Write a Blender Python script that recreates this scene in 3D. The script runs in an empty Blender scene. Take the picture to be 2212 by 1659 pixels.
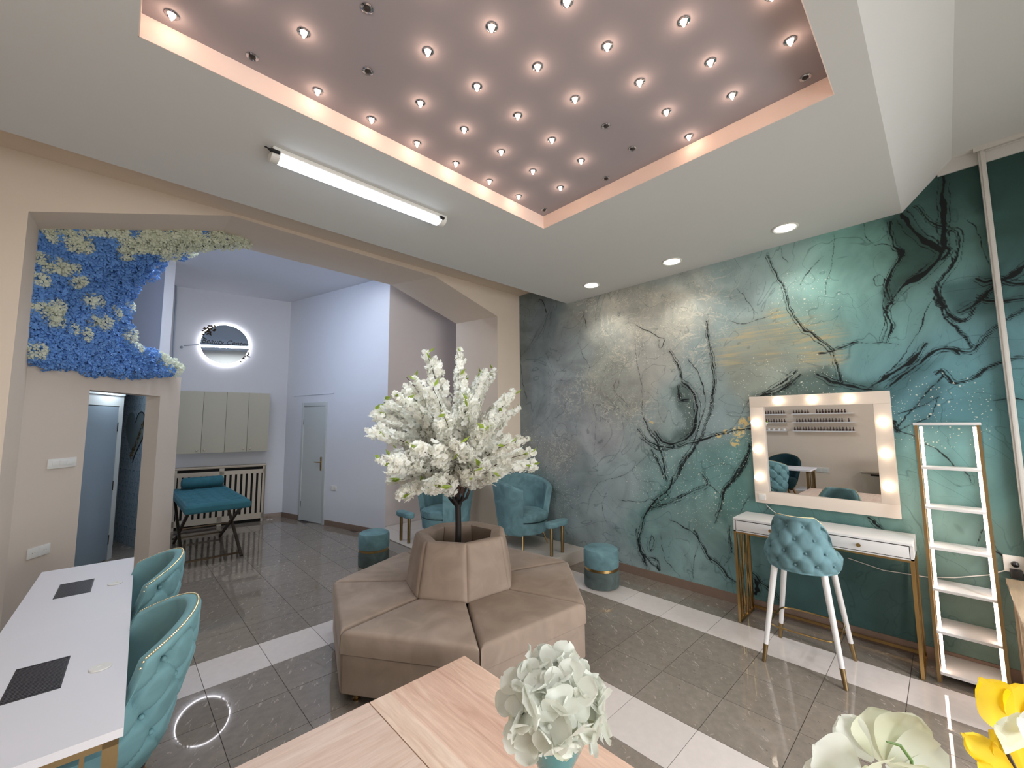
import bpy, bmesh, math, random
import numpy as np
from mathutils import Vector, Matrix
PI = math.pi
rnd = random.Random(7)
scn = bpy.context.scene
COL = scn.collection

# ------------------------------------------------------------------ camera, world, exposure
FPX, YAW, PITCH, ROLL = 890.56, 0.762524, 0.094682, 0.00761
EYE = np.array([0.0, 0.0, 1.75])
def cam_axes():
    cy, sy = math.cos(YAW), math.sin(YAW)
    f = np.array([sy*math.cos(PITCH), cy*math.cos(PITCH), math.sin(PITCH)])
    r = np.array([cy, -sy, 0.0]); d = np.cross(f, r)
    cr, sr = math.cos(ROLL), math.sin(ROLL)
    return cr*r+sr*d, -sr*r+cr*d, f
AR, AD, AF = cam_axes()
def ray(u, v):
    return AF + AR*((u-1106)/FPX) + AD*((v-829.5)/FPX)
def on_x(x, u, v):
    d = ray(u, v); return EYE + d*((x-EYE[0])/d[0])
def on_y(y, u, v):
    d = ray(u, v); return EYE + d*((y-EYE[1])/d[1])
def on_z(z, u, v):
    d = ray(u, v); return EYE + d*((z-EYE[2])/d[2])
def on_line(p0, dr, u, v):                      # a vertical wall through p0 along dr
    n = np.array([dr[1], -dr[0], 0.0]); d = ray(u, v)
    t = (n@(np.array([p0[0], p0[1], 0.0])-EYE))/(n@d)
    return EYE + d*t
def project(p):
    q = np.asarray(p, float)-EYE
    z = q@AF
    return (1106+FPX*(q@AR)/z, 829.5+FPX*(q@AD)/z, z)
cd = bpy.data.cameras.new('camera'); cam = bpy.data.objects.new('camera', cd); COL.objects.link(cam)
cd.sensor_fit = 'HORIZONTAL'; cd.sensor_width = 36.0; cd.lens = FPX/2212*36.0; cd.clip_start = 0.02; cd.clip_end = 60
M = Matrix.Identity(4)
for i in range(3):
    M[i][0] = AR[i]; M[i][1] = -AD[i]; M[i][2] = -AF[i]; M[i][3] = EYE[i]
cam.matrix_world = M
scn.camera = cam
vs = scn.view_settings
vs.view_transform = 'Standard'; vs.look = 'None'; vs.gamma = 1.0; vs.use_curve_mapping = False
vs.exposure = 0.0
w = bpy.data.worlds.new('world'); scn.world = w; w.use_nodes = True
w.node_tree.nodes['Background'].inputs[0].default_value = (0.75, 0.8, 0.9, 1)
w.node_tree.nodes['Background'].inputs[1].default_value = 0.15
cy = scn.cycles
cy.max_bounces = 6; cy.diffuse_bounces = 4; cy.glossy_bounces = 4; cy.transmission_bounces = 4
cy.sample_clamp_indirect = 3.0; cy.caustics_reflective = False; cy.caustics_refractive = False
cy.use_light_tree = True

def lamp(kind, name, loc, energy, color, size=0.1, size_y=None, rot=(0, 0, 0), spot=None, blend=0.5):
    l = bpy.data.lights.new(name, kind); o = bpy.data.objects.new(name, l); COL.objects.link(o)
    o.location = loc; o.rotation_euler = rot; l.energy = energy; l.color = color
    if kind == 'AREA':
        l.size = size
        if size_y: l.shape = 'RECTANGLE'; l.size_y = size_y
    else:
        l.shadow_soft_size = size
    if spot: l.spot_size = spot; l.spot_blend = blend
    return o
WARM = (1.0, 0.73, 0.60); WHITE = (1.0, 0.93, 0.84); COOL = (0.80, 0.90, 1.0)
# long tube on the soffit, tubes in the back room, added fill lamps for the near room and corridor, daylight of the side window
lamp('AREA', 'tube_light_glow', (1.19, 2.69, 3.325), 26, COOL, 1.15, 0.06)
lamp('AREA', 'back_tube_glow', (0.7, 6.0, 4.14), 31, (0.74, 0.84, 1.0), 1.2, 0.08)
lamp('AREA', 'back_tube_glow_b', (2.0, 6.0, 4.14), 11, (0.86, 0.88, 1.0), 1.2, 0.08)
for gx, ge in ((2.9, 62), (0.6, 58)):
    lamp('AREA', 'near_fill', (gx, -2.1, 3.66), ge, (0.98, 0.985, 1.0), 0.6, 0.6).data.spread = math.radians(125)  # unseen fill lamps added to brighten the near room
lamp('AREA', 'front_fill', (1.8, -2.88, 1.2), 85, (0.97, 0.98, 1.0), 4.2, 1.6, (PI/2-.06, 0, 0)).data.spread = math.radians(115)  # added frontal fill from behind the camera, not a known window
lamp('POINT', 'soffit_fill', (-0.6, 0.9, 3.0), 13, (0.98, 0.985, 1.0), 0.14)  # unseen lamp added to lift the soffit
lamp('POINT', 'corridor_glow', (0.02, 7.5, 2.28), 8, COOL, 0.05)  # hidden fill added to brighten the patterned corridor wall
lamp('POINT', 'corridor_fill_b', (-0.55, 6.55, 2.2), 2.5, COOL, 0.08)  # second hidden fill added in the corridor
lamp('AREA', 'window_daylight', (-1.45, 6.35, 3.2), 8, (0.48, 0.66, 1.0), 1.0, 1.3, (0, -PI/2, 0)).data.spread = math.radians(60)

# ------------------------------------------------------------------ materials
def lin(c):
    return tuple(((x/255)/12.92 if x/255 <= 0.04045 else ((x/255+0.055)/1.055)**2.4) for x in c)
class NT:
    def __init__(s, name):
        s.m = bpy.data.materials.new(name); s.m.use_nodes = True
        s.t = s.m.node_tree; s.b = s.t.nodes['Principled BSDF']
    def n(s, typ, **kw):
        x = s.t.nodes.new(typ)
        for k, v in kw.items():
            if k in x.inputs.keys(): x.inputs[k].default_value = v
            else: setattr(x, k, v)
        return x
    def l(s, a, ai, b, bi):
        s.t.links.new(a.outputs[ai], b.inputs[bi])
    def coords(s, kind='Object', scale=(1, 1, 1)):
        tc = s.n('ShaderNodeTexCoord'); mp = s.n('ShaderNodeMapping'); s.l(tc, kind, mp, 'Vector')
        mp.inputs['Scale'].default_value = scale
        return mp
def mat(name, rgb, rough=0.6, metal=0.0, var=0.06, vscale=6.0, bump=0.0, bscale=80.0, sheen=0.0, spec=None, coat=0.0, stretch=(1, 1, 1), emit=None, trans=0.0, sub=0.0, objvar=0.0):
    k = NT(name); c = lin(rgb)
    mp = k.coords('Object', stretch)
    nz = k.n('ShaderNodeTexNoise', Scale=vscale, Detail=4.0); k.l(mp, 0, nz, 'Vector')
    mx = k.n('ShaderNodeMixRGB', blend_type='MIX')
    mx.inputs[1].default_value = tuple(min(1, x*(1-var)) for x in c)+(1,)
    mx.inputs[2].default_value = tuple(min(1, x*(1+var)) for x in c)+(1,)
    k.l(nz, 'Fac', mx, 0)
    out = mx
    if objvar:
        oi = k.n('ShaderNodeObjectInfo'); mr = k.n('ShaderNodeMapRange')
        mr.inputs[3].default_value = 1-objvar; mr.inputs[4].default_value = 1+objvar; k.l(oi, 'Random', mr, 0)
        hv = k.n('ShaderNodeHueSaturation'); k.l(mx, 0, hv, 'Color'); k.l(mr, 0, hv, 'Value'); out = hv
    k.l(out, 0, k.b, 'Base Color')
    k.b.inputs['Roughness'].default_value = rough; k.b.inputs['Metallic'].default_value = metal
    if sheen:
        k.b.inputs['Sheen Weight'].default_value = sheen; k.b.inputs['Sheen Roughness'].default_value = 0.35
        k.b.inputs['Sheen Tint'].default_value = tuple(min(1, x*1.5+0.1) for x in c)+(1,)
    if spec is not None: k.b.inputs['Specular IOR Level'].default_value = spec
    if coat: k.b.inputs['Coat Weight'].default_value = coat; k.b.inputs['Coat Roughness'].default_value = 0.05
    if emit: k.b.inputs['Emission Color'].default_value = lin(emit[0])+(1,); k.b.inputs['Emission Strength'].default_value = emit[1]
    if trans: k.b.inputs['Transmission Weight'].default_value = trans
    if sub:
        k.b.inputs['Subsurface Weight'].default_value = sub; k.b.inputs['Subsurface Scale'].default_value = 0.02
    if bump:
        n2 = k.n('ShaderNodeTexNoise', Scale=bscale, Detail=3.0); k.l(mp, 0, n2, 'Vector')
        bp = k.n('ShaderNodeBump', Strength=bump, Distance=0.002); k.l(n2, 'Fac', bp, 'Height'); k.l(bp, 0, k.b, 'Normal')
    return k.m
def velvet(name, rgb, var=0.18):
    k = NT(name); c = lin(rgb)
    mp = k.coords('Object')
    n1 = k.n('ShaderNodeTexNoise', Scale=5.0, Detail=5.0, Distortion=1.2); k.l(mp, 0, n1, 'Vector')
    cr = k.n('ShaderNodeValToRGB'); k.l(n1, 'Fac', cr, 0)
    cr.color_ramp.elements[0].position = 0.35; cr.color_ramp.elements[1].position = 0.68
    cr.color_ramp.elements[0].color = tuple(x*(1-var) for x in c)+(1,)
    cr.color_ramp.elements[1].color = tuple(min(1, x*(1+var)) for x in c)+(1,)
    k.l(cr, 0, k.b, 'Base Color'); k.b.inputs['Roughness'].default_value = 0.75
    k.b.inputs['Sheen Weight'].default_value = 0.45; k.b.inputs['Sheen Roughness'].default_value = 0.3
    k.b.inputs['Sheen Tint'].default_value = tuple(min(1, x*1.3+0.15) for x in c)+(1,)
    k.b.inputs['Specular IOR Level'].default_value = 0.2
    n2 = k.n('ShaderNodeTexNoise', Scale=350.0, Detail=2.0); k.l(mp, 0, n2, 'Vector')
    bp = k.n('ShaderNodeBump', Strength=0.15, Distance=0.001); k.l(n2, 'Fac', bp, 'Height'); k.l(bp, 0, k.b, 'Normal')
    return k.m
def emitter(name, rgb, strength):
    k = NT(name); k.b.inputs['Base Color'].default_value = (0.9, 0.9, 0.9, 1)
    nz = k.n('ShaderNodeTexNoise', Scale=3.0); mp = k.coords('Object'); k.l(mp, 0, nz, 'Vector')
    mr = k.n('ShaderNodeMapRange'); mr.inputs[3].default_value = strength*0.97; mr.inputs[4].default_value = strength*1.03
    k.l(nz, 'Fac', mr, 0); k.l(mr, 0, k.b, 'Emission Strength')
    k.b.inputs['Emission Color'].default_value = lin(rgb)+(1,)
    return k.m
def woodmat(name, rgb, dark, axis='y', scale=1.0):
    k = NT(name)
    st = {'x': (1.2, 14, 14), 'y': (14, 1.2, 14), 'z': (14, 14, 1.2)}[axis]
    mp = k.coords('Object', tuple(a*scale for a in st))
    n1 = k.n('ShaderNodeTexNoise', Scale=1.6, Detail=8.0, Roughness=0.62, Distortion=0.9); k.l(mp, 0, n1, 'Vector')
    cr = k.n('ShaderNodeValToRGB'); k.l(n1, 'Fac', cr, 0)
    e = cr.color_ramp.elements; e[0].position = 0.30; e[1].position = 0.66
    e[0].color = lin(dark)+(1,); e[1].color = lin(rgb)+(1,)
    n2 = k.n('ShaderNodeTexNoise', Scale=9.0, Detail=4.0, Roughness=0.7); k.l(mp, 0, n2, 'Vector')
    mx = k.n('ShaderNodeMixRGB', blend_type='MULTIPLY'); mx.inputs[0].default_value = 0.28
    k.l(cr, 0, mx, 1); k.l(n2, 'Fac', mx, 2)
    hs = k.n('ShaderNodeHueSaturation'); hs.inputs['Value'].default_value = 1.12
    k.l(mx, 0, hs, 'Color'); k.l(hs, 0, k.b, 'Base Color')
    k.b.inputs['Roughness'].default_value = 0.42
    bp = k.n('ShaderNodeBump', Strength=0.08, Distance=0.002); k.l(n2, 'Fac', bp, 'Height'); k.l(bp, 0, k.b, 'Normal')
    return k.m
def tilemat(name, rgb, marks=True, rough=0.025):
    k = NT(name); c = lin(rgb)
    mp = k.coords('Generated'); mp = k.coords('Object')
    oi = k.n('ShaderNodeObjectInfo')
    ad = k.n('ShaderNodeVectorMath', operation='ADD'); k.l(mp, 0, ad, 0); k.l(oi, 'Location', ad, 1)
    n1 = k.n('ShaderNodeTexNoise', Scale=7.0, Detail=6.0, Roughness=0.6); k.l(ad, 0, n1, 'Vector')
    cr = k.n('ShaderNodeValToRGB'); k.l(n1, 'Fac', cr, 0); e = cr.color_ramp.elements
    e[0].position = 0.3; e[1].position = 0.7
    lo_, hi_ = (0.86, 1.1) if marks else (0.96, 1.03)
    e[0].color = tuple(x*lo_ for x in c)+(1,); e[1].color = tuple(min(1, x*hi_) for x in c)+(1,)
    mr = k.n('ShaderNodeMapRange'); mr.inputs[3].default_value = 0.94; mr.inputs[4].default_value = 1.06; k.l(oi, 'Random', mr, 0)
    hv = k.n('ShaderNodeHueSaturation'); k.l(cr, 0, hv, 'Color'); k.l(mr, 0, hv, 'Value')
    out = hv
    if marks:
        # streaky mineral flecks in the tile, each tile turned its own way
        rot = k.n('ShaderNodeVectorRotate'); k.l(ad, 0, rot, 'Vector'); rot.inputs['Angle'].default_value = 0.6
        sc = k.n('ShaderNodeVectorMath', operation='MULTIPLY'); sc.inputs[1].default_value = (13, 4.2, 1); k.l(rot, 0, sc, 0)
        n3 = k.n('ShaderNodeTexNoise', Scale=1.0, Detail=3.0, Distortion=1.5); k.l(sc, 0, n3, 'Vector')
        c3 = k.n('ShaderNodeValToRGB'); c3.color_ramp.elements[0].position = 0.635; c3.color_ramp.elements[1].position = 0.69
        k.l(n3, 'Fac', c3, 0)
        mx = k.n('ShaderNodeMixRGB'); k.l(c3, 0, mx, 0); k.l(hv, 0, mx, 1)
        mx.inputs[2].default_value = tuple(min(1, x*1.55+0.03) for x in c)+(1,)
        n4 = k.n('ShaderNodeTexNoise', Scale=1.3, Detail=3.0, Distortion=2.0); k.l(sc, 0, n4, 'Vector')
        c4 = k.n('ShaderNodeValToRGB'); c4.color_ramp.elements[0].position = 0.27; c4.color_ramp.elements[1].position = 0.32
        c4.color_ramp.elements[0].color = (0.55, 0.55, 0.55, 1); c4.color_ramp.elements[1].color = (1, 1, 1, 1)
        k.l(n4, 'Fac', c4, 0)
        m4 = k.n('ShaderNodeMixRGB', blend_type='MULTIPLY'); m4.inputs[0].default_value = 1.0; k.l(mx, 0, m4, 1); k.l(c4, 0, m4, 2)
        out = m4
    k.l(out, 0, k.b, 'Base Color'); k.b.inputs['Roughness'].default_value = rough
    k.b.inputs['Specular IOR Level'].default_value = 0.5
    return k.m

MT = dict(
 ceil=mat('ceiling_paint', (204, 204, 201), 0.9, var=0.015, bump=0.06, bscale=160),
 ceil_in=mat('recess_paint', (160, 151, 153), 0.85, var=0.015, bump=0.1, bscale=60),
 tan=mat('tan_paint', (222, 206, 188), 0.9, var=0.02, bump=0.12, bscale=120),
 partition=mat('partition_paint', (204, 191, 178), 0.9, var=0.02, bump=0.12, bscale=120),
 white=mat('back_wall_paint', (212, 214, 220), 0.9, var=0.015, bump=0.1, bscale=90),
 warmwhite=mat('warm_wall_paint', (216, 208, 206), 0.9, var=0.015, bump=0.1, bscale=90),
 skirt=mat('baseboard_tile', (128, 108, 95), 0.18, var=0.08, vscale=12),
 grout=mat('grout', (78, 70, 64), 0.8),
 tile=tilemat('grey_floor_tile', (134, 124, 113)),
 tile_w=tilemat('light_floor_tile', (214, 204, 198), False, 0.05),
 platform=mat('platform_tile', (205, 197, 188), 0.16, var=0.04),
 teal=velvet('teal_velvet', (104, 137, 143), 0.24),
 teal_chair=velvet('pale_teal_velvet', (118, 160, 166), 0.12),
 teal_dark=velvet('dark_teal_velvet', (22, 50, 56)),
 grey_velvet=velvet('grey_green_velvet', (86, 98, 96), 0.25),
 bench=velvet('petrol_velvet', (48, 96, 108), 0.12),
 taupe=velvet('taupe_velvet', (152, 135, 121), 0.10),
 brass=mat('brass', (186, 156, 104), 0.28, 1.0, var=0.1, vscale=14),
 brass_dull=mat('aged_brass', (152, 130, 94), 0.42, 1.0, var=0.1, vscale=14),
 nail=mat('pale_gold_nail', (222, 204, 160), 0.25, 0.7),
 bronze=mat('dark_bronze', (70, 58, 44), 0.4, 0.8),
 chrome=mat('chrome', (200, 200, 205), 0.12, 1.0, var=0.02),
 black=mat('black_plastic', (18, 17, 18), 0.4),
 slot=mat('dark_gap', (16, 13, 12), 0.9),
 lacquer=mat('white_lacquer', (228, 226, 224), 0.3, var=0.012),
 desk=mat('white_desk_board', (222, 221, 226), 0.45, var=0.012, bump=0.04, bscale=200),
 plastic=mat('white_plastic', (222, 220, 214), 0.35, var=0.01),
 cream=mat('cream_frame', (228, 214, 200), 0.4, var=0.01),
 cabinet=mat('greige_cabinet', (180, 175, 158), 0.55, var=0.015),
 cover=mat('cream_board', (188, 176, 158), 0.6, var=0.02),
 door=mat('door_paint', (190, 195, 194), 0.35, var=0.02),
 bluedoor=mat('blue_grey_door', (128, 142, 152), 0.4, var=0.03),
 bark=mat('black_bark', (26, 20, 18), 0.7, bump=0.4, bscale=90),
 twig=mat('twig', (66, 46, 36), 0.7),
 leaf=mat('leaf_green', (150, 172, 66), 0.5, var=0.25, vscale=20),
 stem=mat('stem_green', (96, 128, 66), 0.5, var=0.15),
 petal=mat('cream_petal', (255, 254, 245), 0.6, var=0.03, vscale=9, objvar=0.03),
 petal_w=mat('white_petal', (232, 235, 226), 0.55, var=0.03, vscale=14),
 petal_g=mat('ivory_petal', (232, 235, 214), 0.6, var=0.04, vscale=14, objvar=0.06),
 petal_b=mat('blue_petal', (104, 152, 214), 0.6, var=0.12, vscale=20, objvar=0.10),
 petal_y=mat('yellow_petal', (252, 214, 40), 0.5, var=0.08, vscale=7, stretch=(1, 1, 1)),
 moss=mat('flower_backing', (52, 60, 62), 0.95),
 vase=mat('teal_glazed_vase', (44, 128, 134), 0.18, var=0.25, vscale=14, coat=0.5),
 wood=woodmat('pale_oak', (238, 205, 182), (205, 164, 140), 'y'),
 wood_l=woodmat('pale_oak_light', (240, 216, 198), (220, 186, 164), 'x'),
 wood_n=woodmat('counter_oak', (206, 184, 154), (176, 150, 120), 'x'),
 legwood=woodmat('brown_leg_wood', (160, 112, 52), (112, 74, 34), 'z'),
 bottle=mat('dark_polish_bottle', (52, 26, 26), 0.2, objvar=0.3),
 jar=mat('white_jar', (232, 230, 226), 0.35),
 pipe=mat('painted_pipe', (150, 160, 174), 0.45),
 alu=mat('white_profile', (206, 204, 198), 0.4),
 led=emitter('led_strip', (255, 226, 206), 14.0),
 led_cool=emitter('led_halo', (250, 248, 255), 16.0),
 tube=emitter('tube_diffuser', (224, 238, 255), 9.0),
 bulb=emitter('vanity_bulb', (255, 238, 214), 5.0),
 halo=emitter('halogen_capsule', (255, 214, 180), 40.0),
 spot=emitter('downlight_diffuser', (255, 246, 232), 16.0),
 winpane=emitter('window_sky', (150, 185, 255), 1.0),
 dead=mat('unlit_socket', (40, 32, 30), 0.5),
)
def translucent(m_, f=0.42):
    t_ = m_.node_tree; b_ = t_.nodes['Principled BSDF']; o_ = t_.nodes['Material Output']
    tr = t_.nodes.new('ShaderNodeBsdfTranslucent'); mx = t_.nodes.new('ShaderNodeMixShader'); mx.inputs[0].default_value = f
    src = b_.inputs['Base Color'].links[0].from_socket; t_.links.new(src, tr.inputs[0])
    t_.links.new(b_.outputs[0], mx.inputs[1]); t_.links.new(tr.outputs[0], mx.inputs[2]); t_.links.new(mx.outputs[0], o_.inputs[0])
for k_ in ('petal', 'petal_w', 'petal_g', 'petal_y', 'leaf'): translucent(MT[k_], .5 if k_ == 'petal' else .42)
translucent(MT['petal_b'], .2)
def mirror_mat(name, tint=(235, 235, 235)):
    k = NT(name); k.b.inputs['Base Color'].default_value = lin(tint)+(1,)
    k.b.inputs['Metallic'].default_value = 1.0; k.b.inputs['Roughness'].default_value = 0.01
    mp = k.coords('Object'); nz = k.n('ShaderNodeTexNoise', Scale=2.0); k.l(mp, 0, nz, 'Vector')
    mr = k.n('ShaderNodeMapRange'); mr.inputs[3].default_value = 0.0; mr.inputs[4].default_value = 0.015
    k.l(nz, 'Fac', mr, 0); k.l(mr, 0, k.b, 'Roughness')
    return k.m
MT['mirror'] = mirror_mat('mirror_glass'); MT['mirror2'] = mirror_mat('silvered_glass', (190, 200, 205))

# ------------------------------------------------------------------ mesh helpers
class MB:
    def __init__(s): s.v = []; s.f = []
    def add(s, vs, fs):
        o = len(s.v); s.v += [tuple(map(float, p)) for p in vs]; s.f += [tuple(i+o for i in f) for f in fs]; return s
    def box(s, c, d, rz=0.0):
        x, y, z = d[0]/2, d[1]/2, d[2]/2; cs, sn = math.cos(rz), math.sin(rz)
        P = [(a*x, b*y, e*z) for e in (-1, 1) for a, b in ((-1, -1), (1, -1), (1, 1), (-1, 1))]
        P = [(c[0]+p[0]*cs-p[1]*sn, c[1]+p[0]*sn+p[1]*cs, c[2]+p[2]) for p in P]
        return s.add(P, [(3, 2, 1, 0), (4, 5, 6, 7), (0, 1, 5, 4), (1, 2, 6, 5), (2, 3, 7, 6), (3, 0, 4, 7)])
    def b2(s, lo, hi):
        return s.box([(a+b)/2 for a, b in zip(lo, hi)], [abs(b-a) for a, b in zip(lo, hi)])
    def tube(s, pts, r, seg=8, caps=True):
        pts = [Vector(p) for p in pts]; n = len(pts); rs = r if isinstance(r, (list, tuple)) else [r]*n
        vs = []; up = None
        for i, p in enumerate(pts):
            t = (pts[min(i+1, n-1)]-pts[max(i-1, 0)])
            if t.length < 1e-9: t = Vector((0, 0, 1))
            t.normalize()
            if up is None: up = t.orthogonal().normalized()
            a = (up-t*up.dot(t))
            if a.length < 1e-6: a = t.orthogonal()
            a.normalize(); up = a; b = t.cross(a)
            for k in range(seg):
                g = 2*PI*k/seg; vs.append(p+(a*math.cos(g)+b*math.sin(g))*rs[i])
        fs = [(i*seg+k, i*seg+(k+1) % seg, (i+1)*seg+(k+1) % seg, (i+1)*seg+k) for i in range(n-1) for k in range(seg)]
        if caps: fs += [tuple(range(seg))[::-1], tuple((n-1)*seg+k for k in range(seg))]
        return s.add(vs, fs)
    def bar(s, p0, p1, w, h=None):                  # a square bar between two points
        h = h or w; p0, p1 = Vector(p0), Vector(p1); t = (p1-p0).normalized()
        a = t.cross(Vector((0, 0, 1)))
        if a.length < 1e-4: a = Vector((1, 0, 0))
        a.normalize(); b = a.cross(t)
        P = [q+a*(i*w/2)+b*(j*h/2) for q in (p0, p1) for i, j in ((-1, -1), (1, -1), (1, 1), (-1, 1))]
        return s.add(P, [(3, 2, 1, 0), (4, 5, 6, 7), (0, 1, 5, 4), (1, 2, 6, 5), (2, 3, 7, 6), (3, 0, 4, 7)])
    def lathe(s, prof, seg=32, c=(0, 0, 0), ring=False):
        vs = [(c[0]+r*math.cos(2*PI*k/seg), c[1]+r*math.sin(2*PI*k/seg), c[2]+z) for r, z in prof for k in range(seg)]
        n = len(prof)
        fs = [(i*seg+k, i*seg+(k+1) % seg, (i+1)*seg+(k+1) % seg, (i+1)*seg+k) for i in range(n-1) for k in range(seg)]
        if ring: fs += [((n-1)*seg+k, (n-1)*seg+(k+1) % seg, (k+1) % seg, k) for k in range(seg)]
        if prof[0][0] > 1e-6 and not ring: fs.append(tuple(range(seg))[::-1])
        if prof[-1][0] > 1e-6 and not ring: fs.append(tuple((n-1)*seg+k for k in range(seg)))
        return s.add(vs, fs)
    def prism(s, poly, z0, z1):
        n = len(poly)
        vs = [(p[0], p[1], z0) for p in poly]+[(p[0], p[1], z1) for p in poly]
        return s.add(vs, [tuple(range(n))[::-1], tuple(range(n, 2*n))]+[(i, (i+1) % n, n+(i+1) % n, n+i) for i in range(n)])
    def grid(s, fn, nu, nv, cu=False, cv=False):
        vs = [fn(i/(nu if cu else nu-1), j/(nv if cv else nv-1)) for i in range(nu) for j in range(nv)]
        fs = []
        for i in range(nu if cu else nu-1):
            for j in range(nv if cv else nv-1):
                i2, j2 = (i+1) % nu, (j+1) % nv
                fs.append((i*nv+j, i2*nv+j, i2*nv+j2, i*nv+j2))
        return s.add(vs, fs)
    def sphere(s, c, r, nu=12, nv=8, sq=(1, 1, 1)):
        pr = [(math.sin(PI*j/nv)*r, -math.cos(PI*j/nv)*r) for j in range(nv+1)]
        o = len(s.v); pr[0] = (0, -r); pr[-1] = (0, r)
        s.lathe(pr, nu); 
        for i in range(o, len(s.v)):
            v = s.v[i]; s.v[i] = (c[0]+v[0]*sq[0], c[1]+v[1]*sq[1], c[2]+v[2]*sq[2])
        return s
def link_mesh(name, me, parent=None):
    o = bpy.data.objects.new(name, me); COL.objects.link(o)
    if parent is not None: o.parent = parent
    return o
def obj(name, mb, m, parent=None, smooth=False, bevel=0.0, seg=2, merge=True, solid=0.0, sub=0, angle=40, loc=None, rot=None):
    me = bpy.data.meshes.new(name); me.from_pydata(mb.v, [], mb.f)
    bm = bmesh.new(); bm.from_mesh(me)
    if merge: bmesh.ops.remove_doubles(bm, verts=bm.verts, dist=1e-5)
    bmesh.ops.recalc_face_normals(bm, faces=bm.faces)
    if bevel:
        es = [e for e in bm.edges if len(e.link_faces) == 2 and e.calc_face_angle(0) > math.radians(angle)]
        bmesh.ops.bevel(bm, geom=es, offset=bevel, segments=seg, profile=0.6, affect='EDGES', clamp_overlap=True)
    bm.to_mesh(me); bm.free()
    if smooth or bevel:
        me.polygons.foreach_set('use_smooth', [True]*len(me.polygons)); me.set_sharp_from_angle(angle=math.radians(angle if not bevel else 50))
    me.materials.append(m)
    o = link_mesh(name, me, parent)
    if solid:
        md = o.modifiers.new('solid', 'SOLIDIFY'); md.thickness = solid; md.offset = 0
    if sub:
        md = o.modifiers.new('sub', 'SUBSURF'); md.levels = sub; md.render_levels = sub
    if loc is not None: o.location = loc
    if rot is not None: o.rotation_euler = rot
    return o
def thing(name, label, cat, loc=(0, 0, 0), rz=0.0, group=None):
    o = bpy.data.objects.new(name, None); COL.objects.link(o); o.empty_display_size = 0.1
    o.location = loc; o.rotation_euler = (0, 0, rz); o['label'] = label; o['category'] = cat
    if group: o['group'] = group
    return o
def tag(o, label, cat, group=None):
    o['label'] = label; o['category'] = cat
    if group: o['group'] = group
    return o
def struct(name, mb, m, parent=None, **kw):
    o = obj(name, mb, m, parent, **kw)
    if parent is None: o['kind'] = 'structure'
    return o
def stuff(o):
    o['kind'] = 'stuff'; return o
def dup(root, loc=None, rz=None, label=None, group=None):
    def cp(o, par):
        c = o.copy(); COL.objects.link(c); c.parent = par
        for ch in kids.get(o, []): cp(ch, c)
        return c
    kids = {}
    for o in root.children_recursive: kids.setdefault(o.parent, []).append(o)
    r = cp(root, None)
    if loc is not None: r.location = loc
    if rz is not None: r.rotation_euler = (0, 0, rz)
    if label: r['label'] = label
    if group: r['group'] = group
    return r
def newobj(o, name=None, parent=None, loc=None, rot=None, scale=None):   # one copied part sharing its mesh
    c = o.copy(); COL.objects.link(c); c.parent = parent if parent is not None else o.parent
    if loc is not None: c.location = loc
    if rot is not None: c.rotation_euler = rot
    if scale is not None: c.scale = (scale,)*3 if not hasattr(scale, '__len__') else scale
    return c
def cushion(mb, Q, Qb, r, bump=0.01, n=6, rim=0.0):
    """a padded block between a front quad Q (rounded, domed) and a back quad Qb; corners in the same order"""
    Q = [Vector(q) for q in Q]; Qb = [Vector(q) for q in Qb]
    nrm = (Q[1]-Q[0]).cross(Q[3]-Q[0]).normalized()
    if nrm.dot((Q[0]+Q[2])/2-(Qb[0]+Qb[2])/2) < 0: nrm = -nrm
    lu = ((Q[1]-Q[0]).length+(Q[2]-Q[3]).length)/2; lv = ((Q[3]-Q[0]).length+(Q[2]-Q[1]).length)/2
    def ks(L):
        e = [0, 0.08*r, 0.3*r, 0.6*r, r]; mid = [r+(L-2*r)*i/(n+1) for i in range(1, n+1)]
        return [x/L for x in e+mid+[L-x for x in reversed(e)]]
    U, Vv = ks(lu), ks(lv)
    def drop(d):
        if d >= r: return 0.0
        return r-math.sqrt(max(0, r*r-(r-d)**2))
    vs = []
    for u in U:
        for v in Vv:
            p = (Q[0]*(1-u)+Q[1]*u)*(1-v)+(Q[3]*(1-u)+Q[2]*u)*v
            d1, d2 = min(u, 1-u)*lu, min(v, 1-v)*lv
            dd = min(r, math.hypot(drop(d1), drop(d2)))
            dome = bump*(math.sin(PI*u)*math.sin(PI*v))**0.6
            vs.append(p-nrm*dd+nrm*dome)
    nu, nv = len(U), len(Vv)
    fs = [(i*nv+j, (i+1)*nv+j, (i+1)*nv+j+1, i*nv+j+1) for i in range(nu-1) for j in range(nv-1)]
    ring = [i*nv for i in range(nu)]+[(nu-1)*nv+j for j in range(1, nv)]+[i*nv+nv-1 for i in range(nu-2, -1, -1)]+[j for j in range(nv-2, 0, -1)]
    def bl(u, v): return (Qb[0]*(1-u)+Qb[1]*u)*(1-v)+(Qb[3]*(1-u)+Qb[2]*u)*v
    ring_uv = [(U[i], 0) for i in range(nu)]+[(1, Vv[j]) for j in range(1, nv)]+[(U[i], 1) for i in range(nu-2, -1, -1)]+[(0, Vv[j]) for j in range(nv-2, 0, -1)]
    o = len(vs); m = len(ring)
    vs += [bl(u, v) for u, v in ring_uv]
    fs += [(ring[k], ring[(k+1) % m], o+(k+1) % m, o+k) for k in range(m)]
    fs.append(tuple(o+k for k in range(m)))
    return mb.add(vs, fs)
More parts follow.
